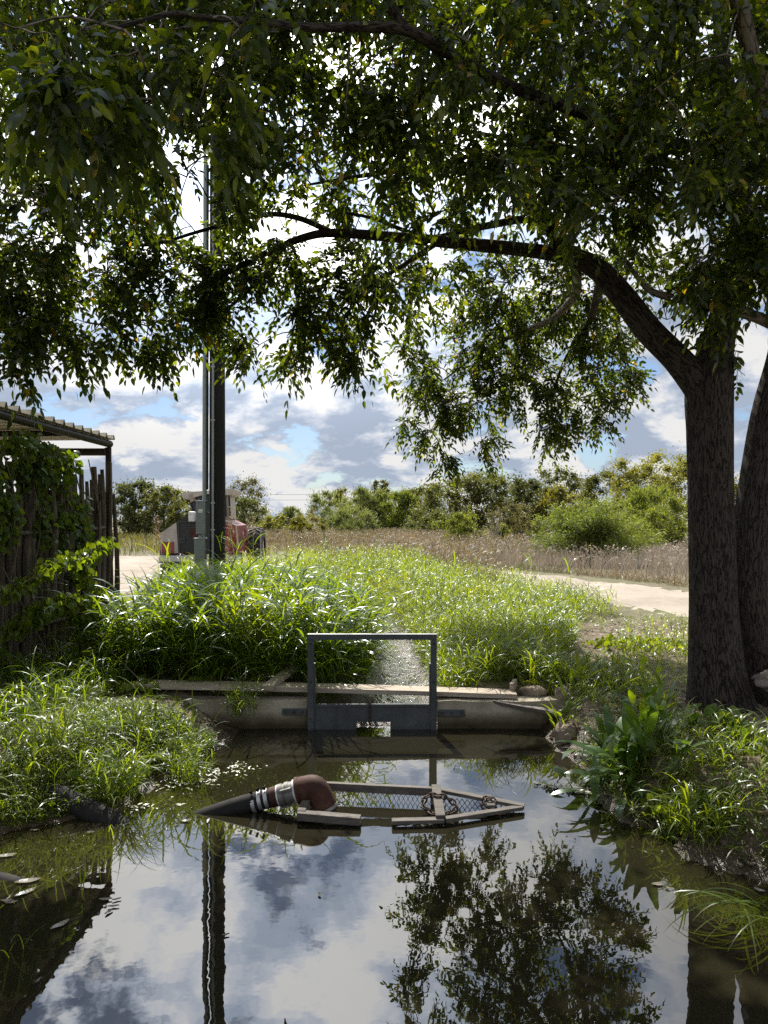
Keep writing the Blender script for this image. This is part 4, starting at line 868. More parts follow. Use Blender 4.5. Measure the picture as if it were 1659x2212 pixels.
for k in range(7):
    zq = T(0, 690+k*28)[1]; g = G(); g.box((T(570, 0)[0], -.026, zq), (.40, .010, .018)); tpart('grille_slat', g, 'darkgrey', gr)
g = G(); g.box((T(475, 0)[0], -.035, T(0, 893)[1]), (.17, .03, .16), bev=.01); hl = tpart('latch_box', g, 'darkgrey', gr)
g = G(); g.box((T(475, 0)[0], -.055, T(0, 893)[1]), (.10, .012, .08), bev=.005); tpart('latch', g, 'black', hl)
g = G(); g.bar((T(428, 640)[0], -.03, T(0, 632)[1]), (T(640, 640)[0], -.03, T(0, 632)[1]), .02, .03); g.bar((T(428, 640)[0], -.03, T(0, 632)[1]), (T(440, 640)[0], -.03, T(0, 1050)[1]), .02, .03); tpart('grille_frame', g, 'darkgrey', gr)
g = G(); g.tube([(T(640, 0)[0], -.03, T(0, 790)[1]), (T(640, 0)[0], -.045, T(0, 790)[1])], .115, 20); tpart('round_badge', g, 'rust', gr)
rpn = tprism('side_panel', [(1003, 602), (1205, 690), (1230, 1088), (1000, 1078)], 0, .058, 'red')
g = G(); g.bar((*[T(1005, 600)[0]], .0, T(0, 590)[1]), (T(1212, 0)[0], .0, T(0, 690)[1]), .05, .025); g.bar((T(1212, 0)[0], 0, T(0, 690)[1]), (T(1243, 0)[0], 0, T(0, 1000)[1]), .05, .03); tpart('edge_trim', g, 'cab_white', rpn)
for (a, b) in (((1040, 930), (1060, 850)), ((1050, 900), (1075, 880)), ((1095, 890), (1135, 850)), ((1095, 890), (1165, 885)), ((1140, 830), (1150, 940)), ((1030, 960), (1170, 985)), ((1150, 920), (1165, 990))):
    g = G(); g.bar((T(*a)[0], -.003, T(*a)[1]), (T(*b)[0], -.003, T(*b)[1]), .004, .010, up=(0, 0, 1) if abs(a[0]-b[0]) > 20 else (1, 0, 0)); tpart('scratch', g, 'panel_grey', rpn)
g = G(); g.box((T(720, 0)[0], -.12, T(0, 1140)[1]), (2.1, .28, .17), bev=.03); tpart('bumper', g, 'galv')
g = G(); g.box((T(622, 0)[0], -.10, T(0, 565)[1]), (.17, .20, .27), bev=.03); hd_ = tpart('headlight', g, 'white_paint')
g = G(); g.box((T(622, 0)[0], -.207, T(0, 580)[1]), (.13, .014, .18), bev=.01); tpart('lens', g, 'label_white', hd_)
# cab
cabp = tprism('cab', [(470, 232), (1020, 196), (1042, 600), (520, 545)], .9, 2.3, 'cab_white')
g = G(); 
rf = tprism('cab_roof', [(372, 236), (470, 214), (740, 194), (1095, 163), (1110, 168), (1090, 250), (1030, 254), (740, 240), (475, 312), (405, 305)], .75, 2.45, 'cab_white')
g = G(); g.box((T(510, 0)[0], .742, T(0, 283)[1]), (.10, .012, .14)); tpart('roof_lamp', g, 'panel_grey', rf)
wf = tprism('windscreen', [(575, 270), (990, 245), (1000, 560), (610, 520)], .88, .898, 'glass', cabp)
g = G()
for a, b in (((575, 268), (990, 243)), ((575, 268), (612, 520)), ((990, 243), (1002, 560)), ((500, 370), (575, 335)), ((500, 370), (545, 540))):
    g.bar((T(*a)[0], .87, T(*a)[1]), (T(*b)[0], .87, T(*b)[1]), .03, .03, up=(0, 0, 1) if abs(a[0]-b[0]) > 60 else (1, 0, 0))
tpart('window_frame', g, 'black', wf)
tprism('side_window', [(505, 375), (580, 345), (592, 505), (550, 535)], .884, .897, 'glass', cabp)
g = G(); g.box((T(700, 0)[0], .875, T(0, 375)[1]), (.20, .008, .24), bev=.002); tpart('seat_back', g, 'darkgrey', cabp)
g = G(); g.bar((T(1052, 0)[0], .8, T(0, 260)[1]), (T(1065, 0)[0], .8, T(0, 610)[1]), .05, .05, up=(1, 0, 0)); tpart('exhaust', g, 'black')
def wheel(cx, cy, r, w, nm):
    g = G(); prof = [(-w/2, r*.55), (-w/2, r*.86), (-w*.42, r*.955), (0, r*.97), (w*.42, r*.955), (w/2, r*.86), (w/2, r*.55)]; n = 36; V = []
    for i in range(n):
        a = 2*PI*i/n
        for (dx_, rr_) in prof: V.append((cx+dx_, cy+rr_*math.cos(a), r+rr_*math.sin(a)))
    m = len(prof); F = [(i*m+k, i*m+k+1, ((i+1) % n)*m+k+1, ((i+1) % n)*m+k) for i in range(n) for k in range(m-1)]; g.add(V, F, smooth=True)
    g2 = G()
    for i in range(24):
        a = 2*PI*i/24
        for sgn in (-1, 1):
            a2 = a+(.13 if sgn > 0 else 0); p = (cx+sgn*.01, cy+r*.975*math.cos(a2), r+r*.975*math.sin(a2)); a3 = a2+.26; q = (cx+sgn*w*.47, cy+r*.975*math.cos(a3), r+r*.975*math.sin(a3))
            g2.bar(p, q, .05, .055, up=(0, math.cos(a2+.13), math.sin(a2+.13)))
    wh = thing_child(nm); t = g.build('tyre', M['tyre'], wh, local=True); t2 = g2.build('lugs', M['lug'], wh, local=True)
    g = G(); g.tube([(cx-w*.4, cy, r), (cx+w*.4, cy, r)], r*.56, 24); g.build('rim', M['cab_white'], wh, local=True); return wh
def thing_child(nm):
    o = bpy.data.objects.new(nm, None); C.objects.link(o); o.parent = trac; o.empty_display_size = .1; return o
wheel(T(280, 0)[0], .75, .53, .58, 'wheel'); wheel(T(1080, 0)[0], .75, .53, .58, 'wheel')
wheel(T(1335, 0)[0], 2.6, .66, .46, 'wheel'); wheel(T(60+150, 0)[0], 2.6, .62, .4, 'wheel')
g = G(); xa = T(1215, 0)[0]; xb = T(1440, 0)[0]; za_ = T(0, 745)[1]
g.bar((xa, 1.9, za_), (xb, 1.9, za_+.02), .04, .03); g.bar((xb, 1.9, za_), (xb, 1.9, .45), .04, .03, up=(1, 0, 0)); tpart('fender_frame', g, 'galv')

# ------------------------------------------------------------------ trees and shrubs beyond the field
FOL = {
 'olive': [(0, (.08, .095, .038)), (.5, (.135, .145, .055)), (1, (.19, .19, .07))],
 'dark': [(0, (.06, .075, .035)), (.5, (.10, .115, .05)), (1, (.15, .155, .065))],
 'gold': [(0, (.10, .11, .025)), (.5, (.17, .165, .035)), (1, (.26, .21, .045))],
 'lime': [(0, (.10, .125, .03)), (.5, (.16, .19, .04)), (1, (.24, .26, .06))],
 'greygreen': [(0, (.10, .125, .065)), (.5, (.155, .185, .095)), (1, (.21, .24, .12))],
 'yellowgreen': [(0, (.13, .14, .04)), (.5, (.20, .205, .055)), (1, (.28, .27, .075))],
 'brown': [(0, (.075, .075, .04)), (.5, (.125, .12, .065)), (1, (.19, .17, .10))],
 'mesquite': [(0, (.11, .15, .04)), (.5, (.17, .21, .058)), (1, (.23, .27, .07))]}
for k, v in FOL.items(): M['f_'+k] = leafmat('foliage_'+k, v, .45, (1.6, 1.5, .6), .02, .5, noise=.35)
def far_tree(name, label, cat, px, base_py, top_py, wpx, Yd, fol, leafsize=.2, n=3600, lobes=15, airy=.0, group=None, trunk=True, feather=False, low=.12):
    x = (px-CX)/FPX*Yd; zb = gz(x, Yd); zt = CAMH-(top_py-HY)/FPX*Yd; w = 1.22*wpx/FPX*Yd; h = zt-zb
    t = thing(name, label, cat, (x, Yd, zb), group)
    ls = []; rr = random.Random(int(px*7+top_py))
    for i in range(lobes):
        a = rr.uniform(0, 2*PI); u = low+(.95-low)*((i+rr.random())/lobes); prof = math.sqrt(max(.08, 1-((u-.42)/.62)**2))
        rad = rr.random()**.6*.84*prof*w/2
        s = rr.uniform(.11, .19)*w*(1.1-.4*u)
        ls.append((np.array([x+rad*math.cos(a), Yd+rad*math.sin(a)*.9, zb+min(h*u, h-s*.55)]), s*rr.uniform(.85, 1.2), s*rr.uniform(.65, .95)))
    acc = Acc(); per = int(n*2.6)//lobes; leafsize *= .80
    for c, sr, sz in ls:
        k = int(per*(.6 if airy else 1)); q = unit(k)*(np.minimum(np.abs(rng.normal(0, .62, k)), 1.7)*(1 if not airy else 1.15))[:, None]
        q = c+q*np.array([sr, sr, sz]); q[:, 2] = np.maximum(q[:, 2], zb+.05)
        l = U(.7, 1.3, k)*leafsize
        if feather:
            d = (q-np.array([x, Yd, zb+.1*h])); d = d/np.linalg.norm(d, axis=1)[:, None]+.55*unit(k)+np.array([0, 0, -.1]); acc.add(cards(q, d, unit(k), l*1.9, l*.36))
        else: acc.add(cards(q, unit(k)+np.array([0, 0, -.25]), unit(k), l, l*.62))
    acc.build('crown', M['f_'+fol], t)
    g = G()
    if trunk:
        g.tube([(x, Yd, zb-.3), (x+.02*h, Yd, zb+.3*h), (x-.01*h, Yd, zb+.62*h)], [.028*h+.03, .022*h+.02, .01*h], 8, rough=.1)
    for c, sr, sz in ls[:9]:
        b = np.array([x+rr.uniform(-.03, .03)*w, Yd, zb+(.28*h*rr.random() if trunk else 0)]); mm = (b+c)/2+np.array([0, 0, .06*h])
        pts = spline([b, mm, c+np.array([0, 0, sz*.5])], 4); g.tube([tuple(p) for p in pts], list(np.linspace(.012*h+.008, .004, len(pts))), 5, cap=False)
    g.build('trunk', M['far_bark'], t); return t
FT = [
 ('tree', 'dark bushy tree just right of the fence end, leftmost of the far trees', 'tree', 290, 1150, 1036, 120, 60, 'dark', .24, 4200),
 ('tree', 'mid green rounded tree second from the fence along the far left field', 'tree', 352, 1150, 1048, 90, 58, 'olive', .22, 3600),
 ('tree', 'low dark tree directly left of the tractor cab', 'tree', 402, 1150, 1062, 80, 62, 'dark', .22, 3000),
 ('tree', 'shadowy tree behind the tractor cab', 'tree', 452, 1150, 1066, 90, 66, 'dark', .24, 3000),
 ('tree', 'tall airy tree with a see through crown right of the utility pole', 'tree', 522, 1148, 1029, 110, 70, 'brown', .22, 3000),
 ('tree', 'dense dark round tree in front of the airy one right of the pole', 'tree', 528, 1150, 1072, 105, 55, 'dark', .2, 4000),
 ('shrub', 'light green bush at the right of the tractor wheel', 'shrub', 592, 1150, 1112, 75, 48, 'yellowgreen', .15, 2400),
 ('tree', 'pale grey green feathery tree low in the gap of the treeline', 'tree', 630, 1148, 1098, 60, 66, 'greygreen', .2, 2000),
 ('shrub', 'yellow ochre bush standing in the dry grass left of the middle', 'shrub', 662, 1155, 1113, 85, 44, 'gold', .13, 2800),
 ('tree', 'wispy grey green tree left of the tallest middle trees', 'tree', 712, 1152, 1064, 95, 60, 'greygreen', .2, 2800),
 ('tree', 'yellowish topped tree rising behind the grey green thicket', 'tree', 742, 1152, 1052, 75, 66, 'yellowgreen', .2, 2400),
 ('tree', 'grey green mesquite with spreading crown in the middle of the treeline', 'tree', 790, 1152, 1058, 105, 56, 'greygreen', .2, 3600),
 ('tree', 'small dark brown topped tree poking above the middle of the treeline', 'tree', 826, 1152, 1034, 56, 64, 'brown', .2, 2400),
 ('tree', 'bright green feathery tree right of the dark topped one', 'tree', 858, 1152, 1062, 100, 55, 'mesquite', .18, 3600),
 ('tree', 'grey olive tree below the hanging leaf cluster', 'tree', 905, 1152, 1052, 110, 56, 'olive', .2, 3800),
 ('tree', 'large dark olive tree right of the hanging leaf cluster', 'tree', 972, 1155, 1028, 140, 50, 'olive', .2, 5200),
 ('tree', 'broad brown green tree behind the lemon green bush', 'tree', 1062, 1155, 1016, 150, 50, 'olive', .2, 5200),
 ('shrub', 'lemon green bush at the edge of the dry weeds', 'shrub', 990, 1168, 1106, 115, 34, 'lime', .11, 3400),
 ('shrub', 'small lime bush at the foot of the bare sapling', 'shrub', 1078, 1172, 1132, 60, 33, 'lime', .10, 1600),
 ('shrub', 'leafless looking grey brown thicket behind the bare sapling', 'shrub', 1100, 1168, 1088, 105, 38, 'brown', .12, 3000),
 ('tree', 'dark shaded tree behind the big feathery shrub', 'tree', 1140, 1158, 1030, 120, 46, 'dark', .2, 4600),
 ('tree', 'tree with ragged dark top on the skyline above the golden tree', 'tree', 1200, 1150, 1008, 120, 66, 'dark', .24, 3600),
 ('tree', 'golden yellow tree among the olive ones right of the middle', 'tree', 1205, 1160, 1046, 95, 44, 'gold', .17, 3400),
 ('tree', 'slender olive tree between the golden tree and the tall right hand tree', 'tree', 1290, 1155, 1014, 100, 54, 'olive', .2, 3600),
 ('tree', 'tall wide yellow green tree left of the pecan trunk', 'tree', 1385, 1158, 992, 170, 50, 'yellowgreen', .19, 6400),
 ('tree', 'highest pale green tree touching the pecan trunk in view', 'tree', 1455, 1158, 972, 150, 56, 'yellowgreen', .2, 5000),
 ('tree', 'plume like mesquite tree standing before the tall yellow green tree', 'tree', 1400, 1165, 1052, 130, 38, 'mesquite', .14, 4200),
 ('shrub', 'bright lime shrub beside the pecan trunk', 'shrub', 1455, 1175, 1072, 120, 32, 'lime', .11, 4400),
 ('shrub', 'lime tinged shrub behind the upper right of the feathery shrub', 'shrub', 1330, 1172, 1082, 110, 35, 'lime', .11, 3000),
 ('tree', 'yellow tree glimpsed between the two pecan trunks', 'tree', 1592, 1165, 1022, 110, 46, 'gold', .18, 3000),
 ('shrub', 'grey leaved shrub left of the big feathery shrub', 'shrub', 1165, 1175, 1120, 70, 33, 'brown', .10, 2000),
 ('shrub', 'dark understory bush below the grey olive trees', 'shrub', 925, 1156, 1100, 120, 46, 'dark', .16, 3000),
 ('shrub', 'grey green understory bush below the middle trees', 'shrub', 765, 1154, 1100, 110, 48, 'greygreen', .15, 2800),
 ('shrub', 'deep green understory bush left of the pecan trunk behind the weeds', 'shrub', 1250, 1160, 1095, 120, 42, 'dark', .16, 3000)]
for row in FT:
    f = row[8] in ('mesquite', 'greygreen'); far_tree(*row, trunk=row[0] == 'tree', lobes=30 if row[0] == 'shrub' else 48, airy=1 if 'airy' in row[1] or 'wispy' in row[1] else 0, feather=f, low=.04 if row[0] == 'shrub' else .08)
# the big feathery shrub by the road
sx_, sy_ = P(1278, 1200, 25)[:2]; sz_ = gz(sx_, sy_)
ms_ = thing('mesquite_shrub', 'big feathery light green shrub with many dark stems beside the road', 'shrub', (sx_, sy_, sz_))
acc = Acc(); g = G(); rr = random.Random(77)
for i in range(64):
    a = rr.uniform(0, 2*PI); el = rr.uniform(.42, 1.5); Ln = rr.uniform(1.65, 2.35)
    d = np.array([math.cos(a)*math.cos(el), math.sin(a)*math.cos(el), math.sin(el)]); b = np.array([sx_+.18*math.cos(a), sy_+.18*math.sin(a), sz_])
    e = b+d*Ln*np.array([1.05, 1.0, .95])+np.array([0, 0, -.22*math.cos(el)]); mm = b+d*Ln*.5+np.array([0, 0, .15]); p = spline([b, mm, e], 8)
    g.tube([tuple(q) for q in p], list(np.linspace(.022, .004, len(p))), 5, cap=False)
    k = 420; t = U(.33, 1.05, k)**.8; idx = np.clip((t*(len(p)-1)).astype(int), 0, len(p)-1); q = p[idx]+unit(k)*(.08+.24*U(0, 1, k))[:, None]
    q[:, 2] = np.maximum(q[:, 2], sz_+.12); acc.add(leaflets(q, d*.8+.7*unit(k)+np.array([0, 0, -.15]), unit(k), U(.09, .2, k), U(.015, .035, k), .3))
acc.build('crown', M['f_mesquite'], ms_); g.build('stems', M['far_bark'], ms_)
# bare sapling
bx, by = P(1072, 1170, 31)[:2]; bz = gz(bx, by)
ds = thing('bare_sapling', 'leafless pale sapling with upright bare branches before the thicket', 'tree', (bx, by, bz)); g = G(); g2 = G()
g.tube([(bx, by, bz), (bx+.02, by, bz+.5), (bx, by, bz+1.3)], [.045, .035, .02], 7, rough=.1); g.build('trunk', M['dead_bark'], ds)
for i in range(22):
    a = rr.uniform(0, 6.28); z0_ = rr.uniform(.1, 1.1); Ln = rr.uniform(.5, 1.1)
    s = np.array([bx, by, bz+z0_]); e = s+np.array([math.cos(a)*.28*Ln, math.sin(a)*.28*Ln, Ln]); g2.tube(spline([s, (s+e)/2+np.array([math.cos(a)*.08, 0, -.02]), e], 4), [.014]*4+[.011]*2+[.008]*3, 5, cap=False)
g2.build('branches', M['dead_bark'], ds)
for i, (z0_, z1_, lab) in enumerate([(7.1, 6.6, 'upper thin overhead power line crossing the gap in the far treeline'), (5.9, 5.5, 'lower thin overhead power line crossing the gap in the far treeline')]):
    g = G(); g.tube(spline([(-90, 150, z0_), (-20, 150, z1_), (60, 150, z0_)], 8), .025, 4); tag(g.build('power_line', M['rubber'], loc=(-20, 150, z1_)), lab, 'power line')

# ------------------------------------------------------------------ plants on the banks
acc = Acc(); LB = [(-1.32, 6.15), (-1.30, 5.6), (-1.36, 5.2), (-1.58, 4.95), (-1.66, 4.45), (-2.0, 4.24), (-2.6, 4.0), (-3.0, 4.6), (-2.7, 5.6), (-2.4, 6.4), (-1.7, 6.6)]
b = scatter(LB, 3100, lambda x, y: (sdf(x, y, POOL) > -.02) & ((y < 5.75) | (x < -2.3)) & (x > -2.28+.4*fbm(x, y*1.5, 2)))
plants(acc, b, U(.03, .10, len(b))*(1+.9*fbm(b[:, 0]*2, b[:, 1]*2, 2)), 5, (.06, .14), (.004, .009), S=4, lean=.4, culm=.003, z0=.0)
b = scatter(LB, 70, lambda x, y: (sdf(x, y, POOL) > -.02) & (y < 5.5)); plants(acc, b, U(.22, .42, len(b)), 5, (.18, .36), (.007, .014), S=5, lean=.4, culm=.004)
stuff(acc.build('bank_grass', M['bank']), 'short sunlit grass covering the left bank between the fence and the pool')
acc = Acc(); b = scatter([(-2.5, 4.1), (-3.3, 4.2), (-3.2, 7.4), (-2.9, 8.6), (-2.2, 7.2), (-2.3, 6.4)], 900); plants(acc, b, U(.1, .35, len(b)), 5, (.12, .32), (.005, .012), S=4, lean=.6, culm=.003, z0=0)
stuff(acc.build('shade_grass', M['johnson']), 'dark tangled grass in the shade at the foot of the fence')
def tuft(name, label, cat, x, y, z, n, H, ll, lw, r, mat='bank', nl=4, lean=.5, group=None):
    t = rng.uniform(0, 2*PI, n); q = np.sqrt(rng.random(n))*r; b = np.stack([x+q*np.cos(t), y+q*np.sin(t), np.full(n, z)], 1); acc = Acc()
    plants(acc, b, U(H*.6, H, n), nl, ll, lw, S=6, lean=lean, culm=.004); return tag(acc.build(name, M[mat], loc=(x, y, z)), label, cat, group)
tuft('grass_tuft', 'small upright tuft of reed grass standing in the water off the left bank', 'grass tuft', -1.33, 5.0, -.02, 70, .24, (.10, .2), (.004, .008), .12)
tuft('grass_tuft', 'grass tuft hanging over the left end of the concrete wall', 'grass tuft', -1.16, 6.12, .12, 34, .26, (.14, .28), (.005, .010), .12)
tuft('grass_tuft', 'loose grass tuft bending over the black pipe end on the left bank', 'grass tuft', -1.62, 4.55, .03, 30, .30, (.2, .36), (.007, .012), .14)
tuft('grass_tuft', 'tall grass tuft at the left picture edge above the black pipe', 'grass tuft', -2.25, 4.75, .12, 46, .36, (.2, .38), (.007, .012), .25)
tuft('grass_tuft', 'arching grass tuft at the water edge below the broad leaved dock', 'grass tuft', 1.72, 4.02, .05, 60, .24, (.16, .3), (.007, .013), .16, 'grass')
tuft('grass_tuft', 'fine grass tuft right of the dock in front of the pecan trunk', 'grass tuft', 1.98, 4.55, .22, 60, .18, (.1, .2), (.005, .010), .24, 'bank')
tuft('grass_tuft', 'small lit grass tuft between the brown rock and the dock', 'grass tuft', 1.62, 5.35, .16, 26, .16, (.1, .18), (.005, .009), .14)
tuft('grass_tuft', 'bright grass tuft on the bank behind the right end of the planks', 'grass tuft', 1.45, 6.75, .25, 60, .3, (.16, .34), (.006, .012), .25, 'grass')
tuft('grass_tuft', 'upright grass tuft growing in front of the tall grass left of the askew plank', 'grass tuft', -1.62, 6.62, .25, 26, .42, (.28, .48), (.010, .018), .12, 'johnson')
tuft('grass_tuft', 'grass tuft left of the pecan trunk foot', 'grass tuft', 2.05, 5.75, .28, 40, .2, (.1, .2), (.006, .011), .22, 'bank')
# long blades dipping into the pool at the right edge
b = np.array([[1.66, 3.22, .04]]).repeat(13, 0)+rng.normal(size=(13, 3))*np.array([.05, .05, .01])
tag(Acc().add(blades(b, U(.3, .55, 13), .010, U(2.6, 4.4, 13), U(.7, 1.2, 13), U(1.0, 1.6, 13), 8)).build('grass_tuft', M['grass'], loc=(1.66, 3.22, .0)), 'long thin green blades drooping into the water at the lower right edge', 'grass tuft')
def broad(name, label, cat, x, y, z, n, L, Wd, tilt, mat='dock', spread=.06, bend=(.3, 1.1), az=(0, 2*PI), S=8):
    t = thing(name, label, cat, (x, y, z)); bx_ = x+rng.normal(size=n)*spread; by_ = y+rng.normal(size=n)*spread; b = np.column_stack([bx_, by_, np.maximum(ground_h(bx_, by_), -.02)-.01])
    a_ = U(az[0], az[1], n); tl = U(tilt[0], tilt[1], n); st = U(.05, .16, n); d = np.stack([np.cos(a_)*np.sin(tl*.8), np.sin(a_)*np.sin(tl*.8), np.cos(tl*.8)], 1)
    top = b+d*st[:, None]; acc = Acc().add(blades(top, U(L[0], L[1], n), U(Wd[0], Wd[1], n), a_, tl, U(bend[0], bend[1], n), S, 'leaf', twist=U(-.25, .25, n), power=1.6)).add(blades(b, st*1.03, .012, a_, tl*.8, 0, 2, 'x', twist=0)); acc.build('leaves', M[mat], t)
    return t
broad('dock_plant', 'large broad leaved dock with long glossy upright leaves on the right bank', 'plant', 1.66, 4.80, .12, 84, (.18, .34), (.045, .078), (.1, 1.2), bend=(.2, 1.3), spread=.16)
broad('dock_plant', 'lower broad leaved dock whose leaves droop to the water', 'plant', 1.50, 4.62, .04, 44, (.16, .28), (.045, .07), (.7, 1.5), bend=(.5, 1.4), spread=.09)
broad('dock_plant', 'smaller dock rosette behind the big one near the pecan trunk', 'plant', 1.98, 5.55, .26, 22, (.12, .24), (.03, .05), (.2, 1.1))
broad('broadleaf_weed', 'leafy green weed clump at the right end of the weir planks', 'plant', 1.62, 6.55, .25, 34, (.16, .3), (.03, .05), (.2, 1.1), mat='bank', spread=.16)
broad('broadleaf_weed', 'leafy weed patch on the far bank left of the pecan trunk', 'plant', 2.05, 6.9, .27, 60, (.12, .24), (.03, .05), (.3, 1.2), mat='bank', spread=.34)
broad('broadleaf_weed', 'pale young weed sprouting from the soil above the brown rock', 'plant', 1.43, 5.95, .14, 12, (.1, .18), (.025, .04), (.3, 1.2), mat='bank', spread=.04)
broad('broadleaf_weed', 'tall leafed weed standing right before the pecan trunk base', 'plant', 1.90, 5.35, .26, 18, (.12, .22), (.035, .06), (.2, 1.1), mat='bank', spread=.08)
def leafy(name, label, cat, blobs, mat='bank', ll=(.04, .08), face=(0, -.4, .8)):
    acc = Acc()
    for c, r, n in blobs: vine_leaves(acc, c, r, n, ll, face)
    c0 = blobs[0][0]
    if len(blobs) > 1: return stuff(acc.build(name, M[mat], loc=(c0[0], c0[1], gz(c0[0], c0[1]))), label)
    return tag(acc.build(name, M[mat], loc=(c0[0], c0[1], gz(c0[0], c0[1]))), label, cat)
leafy('ground_cover', 'bright creeping plant spilling over the left end of the footbridge plank', 'plant', [((-2.1, 6.38, .34), (.2, .16, .05), 60), ((-1.62, 6.5, .35), (.16, .08, .05), 36), ((-2.3, 6.5, .30), (.25, .25, .08), 90), ((-1.85, 6.15, .24), (.25, .12, .05), 60)])
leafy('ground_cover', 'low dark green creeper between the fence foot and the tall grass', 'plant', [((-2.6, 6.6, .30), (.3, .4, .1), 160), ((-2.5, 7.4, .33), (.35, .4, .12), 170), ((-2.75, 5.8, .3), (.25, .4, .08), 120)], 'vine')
leafy('ground_cover', 'round leaved vine trailing over the edge of the left bank', 'plant', [((-1.72, 4.62, .14), (.14, .1, .06), 22), ((-1.95, 4.55, .15), (.16, .1, .06), 20), ((-1.6, 4.75, .14), (.1, .1, .05), 14), ((-2.2, 4.45, .1), (.14, .1, .06), 20)], 'bank', (.05, .095))
leafy('ground_cover', 'low leafy weeds in the lit patch before the dirt road', 'plant', [((2.9, 8.6, .32), (.6, .4, .08), 260), ((3.6, 8.3, .32), (.4, .4, .08), 150)], 'grass', (.05, .09))
leafy('ground_cover', 'small weeds carpeting the bank between dock and dug earth', 'plant', [((1.95, 4.6, .27), (.25, .3, .06), 130), ((1.75, 4.3, .16), (.2, .2, .06), 90), ((2.1, 4.2, .22), (.2, .2, .07), 80)], 'bank', (.025, .05))
tv = [(2.12, 4.75, .52), (2.18, 4.5, .50), (2.14, 4.2, .40), (2.12, 4.05, .24), (2.08, 3.95, .08)]
t = thing('trailing_vine', 'dark leafed vine strand hanging down the bank left of the dug earth', 'vine', (2.1, 4.3, .2)); acc = Acc(); vine_pts = spline(tv, 6)
for q in vine_pts: vine_leaves(acc, q+np.array([0, 0, .02]), (.04, .04, .04), 4, (.07, .12), (-.5, -.8, .3))
acc.build('leaves', M['vine'], t); g = G(); g.tube(vine_pts, .005, 5); g.build('stem', M['twig'], t)

# stones, log, pipe on the bank
def rock(name, label, cat, c, s, seed, mat='rock', sub=3, rough=.22):
    bm = bmesh.new(); bmesh.ops.create_icosphere(bm, subdivisions=sub, radius=1); r = np.random.default_rng(seed); pl = [(Vector(v).normalized(), r.uniform(.6, .95)) for v in r.normal(size=(9, 3))]
    for v in bm.verts:
        d = v.co.normalized(); k = 1.0
        for nrm, h in pl:
            q = d.dot(nrm)
            if q > 0: k = min(k, h/max(q, 1e-3))
        k *= 1+rough*float(fbm(np.array([d.x*2.3+seed]), np.array([d.y*2.3+d.z*1.7]), 3)[0]); v.co = Vector((d.x*k*s[0], d.y*k*s[1], d.z*k*s[2]))
    me = bpy.data.meshes.new(name); bm.to_mesh(me); bm.free(); me.materials.append(M[mat]); o = bpy.data.objects.new(name, me); C.objects.link(o); o.location = [float(v) for v in c]; return tag(o, label, cat)
rock('rock', 'angular brown rock at the water edge below the weir end', 'rock', (1.40, 5.72, .07), (.10, .09, .12), 4)
rock('rock', 'dark upright stone behind the split plank', 'rock', (1.52, 6.28, .26), (.07, .06, .09), 9)
rock('rock', 'pale flat rock tucked beside the plank end', 'rock', (1.30, 6.45, .25), (.12, .1, .06), 12)
rock('rock', 'small half wet stone right of the brown rock', 'rock', (1.55, 5.48, .04), (.05, .05, .05), 15)
for i, (x, y, s, lab) in enumerate([(2.45, 4.55, .10, 'largest clod of dug earth on the mound below the pecan trunk'), (2.25, 4.95, .07, 'clod of dry earth at the pecan trunk foot'), (2.35, 4.15, .08, 'clod of earth low on the mound nearest the water'), (2.6, 4.3, .09, 'clod of grey earth at the right edge of the mound'), (2.15, 4.65, .05, 'small clod beside the trailing vine')]):
    rock('earth_clod', lab, 'earth clod', (x, y, gz(x, y)+s*.25), (s, s*.9, s*.6), 30+i, 'log')
rock('log_stump', 'weathered grey log end jutting in at the right edge beside the trunk', 'log', (2.98, 5.45, .58), (.30, .16, .13), 44, 'log', 4, .35)
g = G(); pp = spline([(-2.75, 4.75, .20), (-2.3, 4.60, .13), (-1.98, 4.46, .09), (-1.72, 4.38, .01), (-1.5, 4.30, -.06)], 24); g.tube(pp, [.066+.005*(i % 2) for i in range(len(pp))], 16)
tag(g.build('drain_pipe', M['rubber'], loc=(-2.0, 4.45, .0)), 'black corrugated drain pipe lying at the foot of the left bank', 'pipe')
g = G(); g.tube(spline([(-2.9, 3.85, .06), (-2.3, 3.75, .02), (-1.98, 3.66, -.025), (-1.3, 3.5, -.10), (-1.0, 3.42, -.16)], 8), .05, 12); tag(g.build('drain_pipe', M['rubber'], loc=(-2.1, 3.7, 0)), 'dark half sunken hose slipping under the water at the lower left edge', 'pipe')
for i, (a, b, m_, lab) in enumerate([((-3.0, 7.2, .75), (-2.0, 6.35, .28), 'twig', 'long dry stalk slanting from the fence down to the plank'), ((1.98, 3.75, .12), (2.6, 3.95, .30), 'log', 'bare grey root curving along the wet right bank')]):
    g = G(); a = np.array(a); b = np.array(b); g.tube(spline([a, (a+b)/2+np.array([.02, -.05, .03]), b], 6), .011 if i else .006, 6, rough=.2); tag(g.build('dry_stalk' if i == 0 else 'root', M[m_], loc=a), lab, 'stalk' if i == 0 else 'root')

